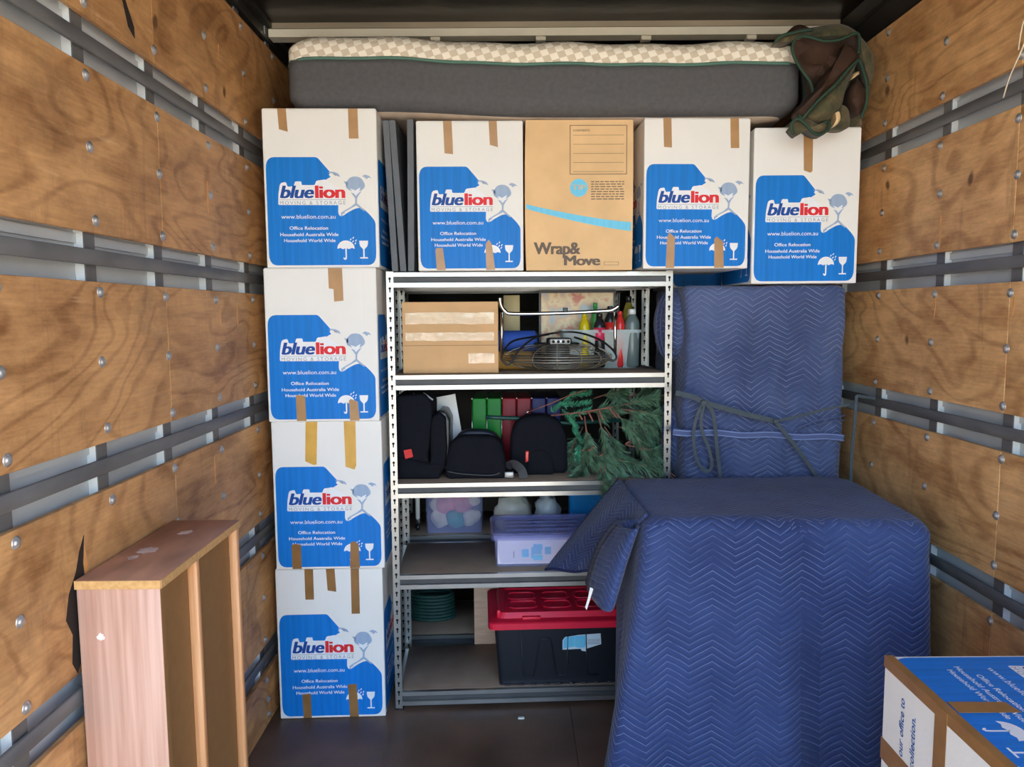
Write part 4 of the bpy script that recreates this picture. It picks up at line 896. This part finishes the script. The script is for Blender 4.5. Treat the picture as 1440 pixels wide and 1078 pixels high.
for (cx, cz, wd, hg, c) in ((.12, .105, .09, .045, (190, 205, 110)), (.19, .075, .10, .02, (226, 120, 100)), (.20, .045, .05, .05, (150, 214, 214)), (.11, .04, .04, .04, (225, 210, 170))):
    MB().box(cx, cx + wd, .02, .03, cz - hg / 2 + .01, cz + hg / 2 + .01).build('packet', mat('packet', c, .5, var=.1), t)
def bottle(label, u, top, y, r, bodyc, capc, labc=None, lab_h=.5):
    p = at(u, top, y); h = p.z - Z2 - .006
    t = thing('bottle', label, 'bottle', (p.x, y, Z2 + .005), 0, 'bottles in the clear tub')
    q = MB(); r *= 1.12; q.lathe([(r * .9, 0), (r, .006), (r, h * .74), (r * .92, h * .80), (r * .62, h * .87), (r * .46, h * .90), (r * .46, h * .915)], n=18); q.build('bottle_body', bodyc, t)
    q = MB(); q.lathe([(r * .52, h * .91), (r * .52, h * .985), (r * .46, h)], n=14); q.build('cap', capc, t)
    if labc: q = MB(); q.lathe([(r * 1.012, h * .50), (r * 1.012, h * .735)], n=18); q.build('bottle_label', labc, t)
    return t
def bm2(n, c, r=.25): return mat(n, c, r, var=.05)
YEL = bm2('yellow plastic', (214, 196, 20)); GRN = bm2('green plastic', (60, 150, 70)); DKB = bm2('dark plastic', (36, 38, 42)); REDL = bm2('red label', (214, 50, 48)); PINKL = bm2('pink label', (214, 60, 96)); WHT = bm2('white plastic', (226, 230, 226)); GRYB = bm2('grey green plastic', (104, 118, 116))
bottle('yellow bottle standing left in the clear tub', 822, 440, 3.092, .0195, YEL, YEL)
bottle('slim green bottle with a green cap in the clear tub', 837, 425, 3.14, .016, GRN, GRN)
bottle('dark bottle with a pink and white label in the clear tub', 843, 440, 3.09, .023, DKB, DKB, PINKL)
bottle('dark bottle with a red label beside the fan leg', 858, 430, 3.135, .021, DKB, DKB, REDL)
bottle('short bottle with a red cap behind the fan leg', 872, 437, 3.10, .018, REDL, REDL)
bottle('grey green bottle with white nozzle at the right of the tub', 889, 434, 3.105, .028, GRYB, WHT)
bottle('tall dark olive bottle behind the tub', 884, 416, 3.155, .022, bm2('olive', (120, 112, 40)), DKB)

# ---------------------------------------------------------------- third tier: child seats, binders, artificial pine
Z3 = LV[2] + .0012
def bevel_prism(name, poly, y0, y1, m_, parent, b=.012, seg=3):
    """a padded shape: the outline pulled in towards its middle over a rounded front and back edge"""
    P = [Vector(p) for p in poly]; c = sum(P, Vector((0, 0))) / len(P); n = len(P); size = sum((p - c).length for p in P) / n
    prof = [(1 - b / size, y1), (1 - b / size * .3, y1 - b * .4), (1, y1 - b)]
    prof += [(1, y0 + b), (1 - b / size * .12, y0 + b * .5), (1 - b / size * .4, y0 + b * .18), (1 - b / size, y0), (.7, y0 - b * .22), (.35, y0 - b * .34)]
    q = MB(); vs = [(c.x + (p.x - c.x) * k, yy, c.y + (p.y - c.y) * k) for k, yy in prof for p in P]; R = len(prof)
    vs += [(c.x, y1, c.y), (c.x, y0 - b * .38, c.y)]
    fs = [(i * n + j, i * n + (j + 1) % n, (i + 1) * n + (j + 1) % n, (i + 1) * n + j) for i in range(R - 1) for j in range(n)]
    fs += [(j, (j + 1) % n, R * n) for j in range(n)] + [((R - 1) * n + j, (R - 1) * n + (j + 1) % n, R * n + 1) for j in range(n)]
    return q.add(vs, fs, 0, True).build(name, m_, parent)
P2 = lambda pts, y: [(at(u, v, y).x, at(u, v, y).z) for u, v in pts]
cs = thing('child_booster', 'black high backed child seat with a red tag at the left of the third shelf', 'car seat', (0, 0, 0))
y = 2.90; fl0 = lambda pl: [(a, max(c, Z3 + .001)) for a, c in pl]
bevel_prism('seat_back', fl0(rounded(P2([(557, 556), (597, 553), (608, 566), (608, 600), (602, 640), (606, 662), (600, 675), (557, 675)], y), .012, 4)), 2.885, 3.10, BLACKF, cs, .016)
bevel_prism('armrest', fl0(rounded(P2([(606, 660), (606, 600), (609, 584), (618, 579), (627, 586), (629, 630), (626, 655), (616, 675), (596, 675)], y), .008, 4)), 2.875, 3.02, BLACKF, cs, .014)
bevel_prism('seat_base', fl0(rounded(P2([(560, 640), (600, 648), (624, 650), (618, 675), (558, 675)], y), .015, 4)), 2.868, 3.05, BLACKF, cs, .016)
bevel_prism('seat_shell', fl0(rounded(P2([(616, 578), (626, 580), (632, 592), (632, 650), (622, 650), (622, 590)], y), .006, 4)), 2.91, 3.09, BLACKP, cs, .006)
tg = P2([(567.5, 633), (578.5, 631), (581, 642), (570, 645)], 2.865); q = MB(); q.prism(tg, lambda a, b, d: (a, d, b), 2.864, 2.8665); q.build('red_tag', mat('red cloth tag', (214, 52, 48), .7, var=.05), cs)
for a0, b0 in (((581, 553), (597, 566)), ((595, 552), (609, 562))):
    ribbon([at(*a0, 2.93), at(*b0, 2.90)], .006, .002).build('piping', mat('silver piping', (170, 172, 176), .4, var=.05), cs)
def booster(label, pts, y, dep, back, notch=None):
    t = thing('booster_cushion', label, 'car seat', (0, 0, 0), 0, 'black booster cushions')
    bevel_prism('cushion', fl0(rounded(P2(pts, y), notch or .03, 6)), y, y + dep, BLACKF, t, .02, 4)
    return t
b1_ = booster('black booster cushion in the middle of the third shelf, with a white label', [(625, 675), (626, 650), (633, 622), (646, 613), (690, 613), (704, 620), (711, 645), (712, 675)], 2.862, .07, 0)
bevel_prism('back_shell', fl0(rounded(P2([(636, 675), (632, 628), (648, 606), (668, 604), (692, 606), (708, 622), (712, 675)], 2.94), .03, 6)), 2.935, 3.0, mat('navy shell', (22, 28, 46), .5, var=.1), b1_, .012)
q = MB(); q.prism(P2([(645.5, 625.5), (660, 622.5), (661, 624.5), (656, 626.5), (646, 627)], 2.86), lambda a, b, d: (a, d, b), 2.858, 2.866); q.build('care_label', mat('label white', (214, 214, 214), .6, var=0), b1_)
MB().tube(smoothpath([at(627, 662, 2.858), at(650, 666, 2.856), at(690, 668, 2.856), at(704, 664, 2.858)], 4), .004, 6).build('base_piping', BLACKP, b1_)
b2_ = booster('black arch shaped booster cushion in front of the binders, with red buckle', [(717, 667), (718, 612), (726, 592), (745, 584), (770, 584), (788, 592), (797, 612), (799, 667)], 2.95, .10, 0)
bevel_prism('inner_panel', fl0(rounded(P2([(740, 667), (742, 642), (752, 632), (768, 633), (777, 645), (779, 667)], 2.945), .012, 4)), 2.9385, 2.96, BLACKF, b2_, .006)
bevel_prism('red_buckle', P2([(739, 634), (743.5, 634), (743, 648), (739, 650)], 2.935), 2.931, 2.945, REDL, b2_, .002)
sb = thing('harness_strap', 'black harness strap with a silver buckle between the booster cushions', 'strap', (0, 0, 0))
ribbon(smoothpath([at(u, v, yy) for u, v, yy in ((712, 656, 2.90), (722, 652, 2.875), (733, 660, 2.86), (737, 672, 2.855))], 4), .034, .004).build('webbing', mat('black webbing', (40, 42, 46), .6, var=.2, scale=60), sb)
q = MB(); q.bbox(-.018, .018, -.008, .004, -.012, .012, .003); o = q.build('buckle', mat('silver buckle', (150, 152, 152), .3, .4, var=.1), sb); o.location = at(716, 667, 2.86)
# white board, rack of binders
wb = P2([(611, 559), (640, 553.5), (650, 612), (655, 668), (616, 668)], 3.09); q = MB(); q.prism(fl0(wb), lambda a, b, d: (a, d, b), 3.085, 3.095)
tag(q.build('white_board', mat('white laminate', (226, 226, 222), .4, var=.03)), 'white board leaning behind the child seat on the third shelf', 'board')
x = at(663.5, 560, 3.12).x; bw = .0625; zt = at(680, 560, 3.12).z
BC = [('bright green', (20, 128, 44)), ('bright green', (20, 128, 44)), ('dark red', (132, 24, 38)), ('dark red', (132, 24, 38)), ('navy', (24, 26, 92)), ('navy', (24, 26, 92))]
LB = ['leftmost green glossy binder with a bright glare on the third shelf', 'green glossy binder next to the red binders', 'red glossy binder beside the green binders', 'red glossy binder beside the navy binder', 'navy glossy binder beside the red binders', 'navy binder half hidden behind the pine branches']
for k, ((nm, c), lb) in enumerate(zip(BC, LB)):
    t = thing('binder', lb, 'binder', (x + k * (bw + .001), 3.12, Z3), 0, 'glossy binders on the third shelf')
    q = MB(); q.bbox(.002, bw - .002, 0, .27, .001, zt - Z3, .004, 3); q.build('binder_case', mat('glossy ' + nm, c, .35, var=.04, spec=.18), t)
    q = MB(); q.tube([(0, -.002, .01), (0, -.002, zt - Z3 - .006)], .0014, 5); q.build('hinge_wire', CHROME, t)
    q = MB(); q.lathe([(.005, 0), (.0055, .004), (.003, .009)], n=10); q.v = [(a + .001, b + .002, c_ + zt - Z3 - .004) for a, b, c_ in q.v]; q.build('corner_knob', CHROME, t)

# artificial pine tree, folded
pn = thing('artificial_pine', 'folded artificial pine tree with green needles at the right of the third shelf', 'plant', (0, 0, 0))
random.seed(11)
def needles(q, p0, p1, n, ln, spread, droop=.2):
    ax = (p1 - p0); d = ax.normalized(); s = d.orthogonal().normalized(); u = d.cross(s)
    for k in range(n):
        f = random.random(); b = p0 + ax * f; a = random.uniform(0, 2 * PI)
        dirn = (d * random.uniform(.55, 1.0) + (s * math.cos(a) + u * math.sin(a)) * random.uniform(.3, spread) + Vector((0, 0, -droop * random.random()))).normalized()
        l = ln * random.uniform(.6, 1.15); sd_ = dirn.orthogonal().normalized() * .0012
        q.add([b - sd_, b + sd_, b + dirn * l * .6 + sd_ * .8 + Vector((0, 0, -.002)), b + dirn * l], [(0, 1, 2, 3)])
def LQ(u, v, y): return at(u, v, y)
main = [((865, 575), 3.08, (945, 600), 3.0), ((862, 573), 3.0, (925, 560), 2.95), ((862, 574), 2.95, (935, 585), 2.9), ((820, 582), 2.98, (862, 573), 2.95), ((862, 576), 2.93, (900, 620), 2.88), ((840, 580), 2.93, (855, 640), 2.87), ((822, 585), 2.93, (830, 650), 2.88), ((816, 632), 2.9, (862, 650), 2.86), ((838, 640), 2.88, (915, 658), 2.85), ((842, 645), 2.88, (852, 690), 2.80), ((880, 625), 2.92, (938, 640), 2.88), ((835, 560), 3.1, (880, 548), 3.05), ((880, 560), 3.1, (920, 548), 3.05), ((870, 600), 3.05, (935, 620), 3.0), ((820, 600), 3.1, (800, 640), 3.0), ((850, 600), 2.97, (880, 645), 2.9), ((905, 640), 2.92, (940, 660), 2.88), ((830, 610), 3.0, (815, 665), 2.93), ((860, 560), 3.12, (945, 575), 3.08), ((890, 590), 3.0, (940, 610), 2.95)]
ndl = MB(); ndl.recalc = False; tw = MB()
for (a, ya, b, yb) in main:
    p0, p1 = LQ(*a, ya), LQ(*b, yb); tw.tube([p0, (p0 + p1) / 2 + Vector((0, 0, .004)), p1], [.0032, .0026, .0015], 5)
    needles(ndl, p0.lerp(p1, .3), p1, 150, .068, .75)
    for k in range(3):
        f = random.uniform(.25, .9); c = p0.lerp(p1, f); e = c + (p1 - p0).normalized() * .05 + Vector((random.uniform(-.03, .03), random.uniform(-.04, .02), random.uniform(-.07, .03)))
        tw.tube([c, e], .0022, 5); needles(ndl, c, e, 75, .06, .7)
ndl.v = [(min(max(a, -9), .60), b, max(c, Z3 + .003) if b > 2.83 else c) for a, b, c in ndl.v]
o = ndl.build('needles', PINE, pn); o['kind'] = 'stuff'
tw.build('twigs', TWIG, pn)['kind'] = 'stuff'
nd2 = MB(); nd2.recalc = False
for (a, ya, b, yb) in (((790, 570), 3.05, (830, 565), 3.0), ((775, 578), 3.04, (800, 560), 3.02), ((800, 585), 3.0, (830, 575), 2.97), ((805, 600), 2.98, (818, 620), 2.95), ((790, 575), 3.0, (812, 600), 2.97), ((815, 625), 2.96, (812, 645), 2.93), ((800, 555), 3.06, (830, 552), 3.04), ((728, 590), 3.04, (735, 588), 3.03), ((730, 585), 3.04, (727, 596), 3.03)):
    n_ = 90 if a[0] < 740 else 260
    needles(nd2, LQ(*a, ya), LQ(*b, yb), n_, .022 if a[0] > 740 else .012, 1.3, 0)
nd2.build('tinsel_needles', PINE2, pn)['kind'] = 'stuff'
MB().tube([LQ(683, 586, 2.99), LQ(700, 587, 3.0), LQ(730, 588, 3.02), LQ(800, 595, 3.05), LQ(880, 590, 3.06)], .0085, 8).build('trunk_pole', GREENP, pn)
MB().tube([LQ(738, 583, 3.02), LQ(745, 576, 3.02)], .003, 6).build('wire_tip', CHROME, pn)
MB().tube([LQ(746, 578, 3.02), LQ(775, 567, 3.0), LQ(800, 556, 2.98), LQ(825, 548, 2.98)], .0022, 6).build('wire_branch', TWIG, pn)
MB().tube([LQ(775, 584, 2.97), LQ(815, 580, 2.94), LQ(862, 572, 2.92)], .003, 6).build('wire_branch', TWIG, pn)
for a, b in (((813, 580), (819, 590)), ((827, 578), (834, 592)), ((842, 576), (848, 590)), ((856, 573), (866, 586)), ((826, 634), (836, 628)), ((838, 645), (848, 638)), ((840, 642), (846, 658)), ((886, 620), (880, 624)), ((905, 628), (899, 632))):
    MB().tube([LQ(*a, 2.86), LQ(*b, 2.85)], .0034, 5).build('twig_stub', TWIG, pn)

# ---------------------------------------------------------------- fourth tier: clear boxes
Z4 = LV[1] + .0012
LILAC = clear('lilac clear plastic', (176, 184, 236), .22, .2); LILACD = clear('lilac clear lid', (150, 152, 214), .45, .15)
SHOW = [mat('pink plush', (222, 140, 150), .8, var=.2, scale=30), mat('teal plush', (40, 160, 150), .8, var=.2, scale=30), mat('yellow foam', (236, 220, 130), .8, var=.1), mat('cream cloth', (230, 218, 190), .8, var=.15, scale=20)]
Yr = 3.345
t = thing('clear_box', 'clear storage box of coloured toys on the rear shelf, fourth tier', 'tub', (at(598, 760, Yr).x, Yr, Z4)); t.rotation_euler = (0, 0, math.radians(1.5))
tub(0, .272, 0, .33, .222, LILAC, t, .006, .003, .008)
random.seed(4)
for i, (cx, cz, r, mi) in enumerate(((.06, .055, .05, 3), (.14, .05, .055, 1), (.21, .06, .05, 3), (.09, .12, .055, 0), (.17, .125, .06, 0), (.14, .185, .04, 3), (.22, .14, .04, 3), (.05, .12, .04, 3))):
    bm = bmesh.new(); bmesh.ops.create_icosphere(bm, subdivisions=3, radius=r * .86)
    for v in bm.verts: v.co = v.co * (1 + .35 * fbm(v.co, 18, i)); v.co = Vector((min(max(v.co.x + cx, .012), .258), v.co.y * .8 + .075, max(v.co.z + cz, .006)))
    tag(MB().bm(bm, 0, True).build('soft_toy', SHOW[mi], None), ['', ''][0] or ['cream plush bundle at lower left in the clear box', 'teal plush toy at the bottom of the clear box', 'cream plush bundle at lower right in the clear box', 'pink plush toy at left in the clear box', 'pink plush toy in the middle of the clear box', 'cream cloth on top in the clear box', 'cream cloth at right in the clear box', 'cream cloth at left in the clear box'][i], 'toy', 'soft toys in the clear box').location = (at(598, 760, Yr).x, Yr, Z4)
o = tag(MB().bbox(.07, .20, .030, .10, .188, .214, .01).build('foam_block', SHOW[2]), 'yellow foam block on top of the toys in the clear box', 'toy'); o.location = (at(598, 760, Yr).x, Yr, Z4)

px0 = at(695, 790, 2.885).x
t = thing('lidded_box', 'long lilac clear box with a ribbed lid on the fourth tier', 'tub', (px0, 2.885, Z4), math.radians(2.2))
Lw, Ld, Lh = .43, .27, .128
tub(0, Lw, 0, Ld, Lh, LILAC, t, .006, .003, .003)
q = MB()
def rr(x0, x1, y0, y1, z, r): return [(a, b, z) for a, b in rounded([(x0, y0), (x1, y0), (x1, y1), (x0, y1)], r, 4)]
R = [rr(-.012, Lw + .012, -.012, Ld + .012, Lh - .016, .025), rr(-.013, Lw + .013, -.013, Ld + .013, Lh + .002, .025), rr(-.004, Lw + .004, -.004, Ld + .004, Lh + .012, .025), rr(.03, Lw - .03, .028, Ld - .028, Lh + .016, .02), rr(.035, Lw - .035, .033, Ld - .033, Lh + .009, .02)]
n = len(R[0]); q.add(sum(R, []), [(i * n + j, i * n + (j + 1) % n, (i + 1) * n + (j + 1) % n, (i + 1) * n + j) for i in range(4) for j in range(n)] + [tuple(range(4 * n, 5 * n))]); q.build('lid', LILACD, t)
for k in range(4): q = MB(); q.bbox(.05, Lw - .05, .045 + k * .052, .060 + k * .052, Lh + .009, Lh + .0135, .002, 1); q.build('lid_rib', LILACD, t)
q = MB(); q.box(.014, Lw - .014, .0085, .010, .010, Lh - .012); q.build('paper_liner', mat('white paper', (244, 236, 236), .8, var=.02), t)
q = MB()
for bx in ((.112, .140, .030, .062), (.150, .158, .024, .070), (.158, .196, .060, .082), (.158, .192, .040, .060), (.158, .196, .016, .036), (.205, .23, .04, .07)):
    q.box(bx[0], bx[1], .0070, .0083, bx[2] + .008, bx[3] + .008)
q.build('printed_figure', SKYINK, t)
q = MB(); q.box(.078, .081, .0070, .0083, .035, .062); q.build('printed_line', BROWNINK, t)
for u0, u1, v0, y_, c, nm, lb in ((694, 748, 697, 3.30, (214, 210, 196), 'plastic_bag', 'crumpled white plastic bag behind the lilac lidded box'), (752, 788, 697, 3.28, (196, 206, 210), 'plastic_bag', 'pale folded bag between the white bag and the blue tub')):
    a, b = at(u0, v0, y_), at(u1, v0, y_); bm = bmesh.new(); bmesh.ops.create_icosphere(bm, subdivisions=3, radius=1)
    for v in bm.verts:
        k = 1 + .3 * fbm(v.co, 2.5, u0); v.co = Vector(((a.x + b.x) / 2 + v.co.x * k * (b.x - a.x) / 2, y_ + .05 + v.co.y * .05, max(Z4 + .001, Z4 + .09 + v.co.z * k * .10)))
    tag(MB().bm(bm, 0, True).build(nm, mat(nm + str(u0), c, .35, var=.1, scale=25)), lb, 'bag', 'plastic bags on the fourth tier')
a, b = at(800, 700, 3.30), at(850, 700, 3.30)
t = thing('blue_tub', 'bright blue plastic tub behind the lilac lidded box', 'tub', (a.x, 3.30, Z4)); tub(0, b.x - a.x, 0, .12, .20, mat('bright blue plastic', (18, 140, 214), .3, var=.05), t, .006)
# rear shelf odds: white chair leg with castor
pt = at(587, 700, 3.40); t = thing('castor_leg', 'white tubular leg with a black castor on the rear shelf, far left', 'leg', (pt.x, 3.40, Z4))
MB().tube([(0, 0, .055), (0, 0, .26)], .011, 10).build('tube', WHT, t); q = MB(); q.lathe([(.016, -.008), (.018, -.004), (.018, .004), (.016, .008)], n=16, axis='x'); q.v = [(x, y, z + .0185) for x, y, z in q.v]; q.build('wheel', BLACKP, t)
q = MB(); q.bbox(-.012, .012, -.010, .010, .025, .058, .003); q.build('fork', BLACKP, t)

# ---------------------------------------------------------------- bottom tier: black tub with red lid
Z5 = LV[0] + .0012
rx = at(703, 955, 2.845).x
TUBK = mat('black tub plastic', (24, 28, 36), .4, var=.15, scale=12); LIDR = mat('red lid plastic', (222, 34, 64), .32, var=.08, scale=8)
t = thing('storage_tub', 'black storage tub with a red lid on the bottom shelf', 'tub', (rx, 2.845, Z5), math.radians(2.4))
tw_, td_, th_ = .480, .30, .278
tub(-.022, tw_ + .03, -.018, td_, th_, TUBK, t, .020, .004, .004)
q = MB(); bz = lambda z: -.018 + .020 * (1 - z / th_) - .0035
def bead(pts): q.tube([(a, bz(b), b) for a, b in pts], .0028, 6)
bead([(.085, .245), (.093, .06), (.098, .038), (.135, .035), (.142, .06), (.158, .185), (.166, .200), (.198, .200), (.206, .185), (.226, .06), (.232, .040), (.262, .040), (.270, .06), (.274, .215)])
bead([(.345, .245), (.352, .06), (.358, .038), (.40, .038)]); q.build('moulded_bead', TUBK, t)
for k in range(9): q = MB(); q.bbox(.02 + k * .052, .045 + k * .052, -.004, .02, -.0005, .008, .002, 1); q.build('foot', TUBK, t)
q = MB()
lx0, lx1, ly0, ly1 = -.045, tw_ + .05, -.046, td_ + .03; lz = th_ - .006
R = [rr(lx0 + .004, lx1 - .004, ly0 + .004, ly1 - .004, lz - .022, .03), rr(lx0, lx1, ly0, ly1, lz - .020, .03), rr(lx0, lx1, ly0, ly1, lz + .004, .03), rr(lx0 + .006, lx1 - .006, ly0 + .006, ly1 - .006, lz + .008, .03), rr(lx0 + .036, lx1 - .036, ly0 + .04, ly1 - .034, lz + .010, .025), rr(lx0 + .046, lx1 - .046, ly0 + .052, ly1 - .042, lz + .030, .025), rr(lx0 + .07, lx1 - .07, ly0 + .075, ly1 - .065, lz + .031, .02), rr(lx0 + .075, lx1 - .075, ly0 + .082, ly1 - .070, lz + .025, .02)]
n = len(R[0]); q.add(sum(R, []), [(i * n + j, i * n + (j + 1) % n, (i + 1) * n + (j + 1) % n, (i + 1) * n + j) for i in range(len(R) - 1) for j in range(n)] + [tuple(range((len(R) - 1) * n, len(R) * n))], 0, False); ld = q.build('lid', LIDR, t)
for k in range(3):
    for j in range(2):
        x_, y_ = lx0 + .09 + k * .14, ly0 + .10 + j * .095
        q = MB(); q.tube([(x_ + p_[0] * .11, y_ + p_[1] * .075, lz + .027) for p_ in ((0, .15), (.15, 0), (.85, 0), (1, .15), (1, .85), (.85, 1), (.15, 1), (0, .85))], .004, 6, closed=True); q.build('lid_rib', LIDR, ld)
q = MB(); q.bbox(.09, .165, ly0 + .03, ly0 + .055, lz + .006, lz + .018, .003); q.build('lid_clip', LIDR, ld)
q = MB(); q.bbox(lx0 + .035, lx0 + .05, ly0 + .05, ly0 + .075, lz + .01, lz + .04, .004); q.build('lid_clip', LIDR, ld)
f = lambda a, b, d: (a, bz(b) - d, b)
stk = MB(); stk.prism([(.252, .150), (.252, .190), (.262, .204), (.32, .212), (.405, .216), (.408, .170), (.375, .160), (.350, .152), (.348, .140), (.33, .143), (.325, .152)], f, .0, .0012); so = stk.build('sticker', mat('white sticker', (206, 226, 236), .5, var=.05), t)
q = MB(); q.prism([(.254, .155), (.256, .192), (.268, .205), (.345, .210), (.345, .170), (.34, .158), (.318, .156), (.30, .163)], f, .0012, .002); q.build('sticker_print', SKYINK, so)
q = MB()
for k in range(7): q.box(.352, .402, bz(.18) - .0022, bz(.18) - .0013, .172 + k * .006, .1742 + k * .006)
q.build('sticker_lines', GREYINK, so)
a = at(667, 860, 3.225); b = at(696, 860, 3.225)
tag(MB().bbox(a.x, b.x + .06, 3.215, 3.232, .121, .40, .002, 1).build('wood_board', wood_mat('pale pink ply', (206, 168, 138), (224, 190, 162), (3, 3, 30))), 'pale pink wooden board standing behind the black tub', 'board')
bpy.data.objects['wood_board'].location.z = -.046
# green ribbed hose roll on the rear bottom board, white parcels behind it
p = at(600, 852, 3.46); GH = mat('dark green hose', (22, 62, 56), .6, var=.2, scale=30)
t = thing('hose_coil', 'dark green coiled hose on the rear bottom shelf', 'hose', (p.x + .02, 3.52, Z5))
for k in range(8):
    q = MB(); q.tube([(.11 * math.cos(a * PI / 12) * (1 - .01 * k) , .06 * math.sin(a * PI / 12), .012 + k * .0165 ) for a in range(24)], .0085, 7, closed=True); q.build('coil', GH, t)
for k, (u, lb) in enumerate(((592, 'white parcel at left behind the green hose'), (606, 'white parcel at right behind the green hose'))):
    p = at(u, 832, 3.62); tag(MB().bbox(p.x - .022, p.x + .022, 3.62, 3.68, Z5, Z5 + .26, .004).build('white_parcel', WHT), lb, 'parcel', 'white parcels on the rear shelf')

# frayed string caught on the right wall stud and a paper scrap on the floor
q = MB(); sp = [(XR - .006, 2.03, 2.40), (XR - .012, 2.04, 2.34), (XR - .008, 2.06, 2.28), (XR - .014, 2.10, 2.21), (XR - .010, 2.13, 2.16)]
q.tube(smoothpath(sp, 5), .0022, 5); q.tube(smoothpath([(XR - .006, 2.035, 2.37), (XR - .02, 2.05, 2.33), (XR - .012, 2.075, 2.27)], 5), .0018, 5)
tag(q.build('string', mat('frayed string', (222, 206, 178), .9, var=.1)), 'frayed pale string hanging at the top right wall stud', 'string')
q = MB(); q.bbox(.02, .045, 2.72, 2.735, .0003, .006, .002, 1); tag(q.build('paper_scrap', WHT), 'small white paper scrap on the truck floor before the shelf', 'paper')
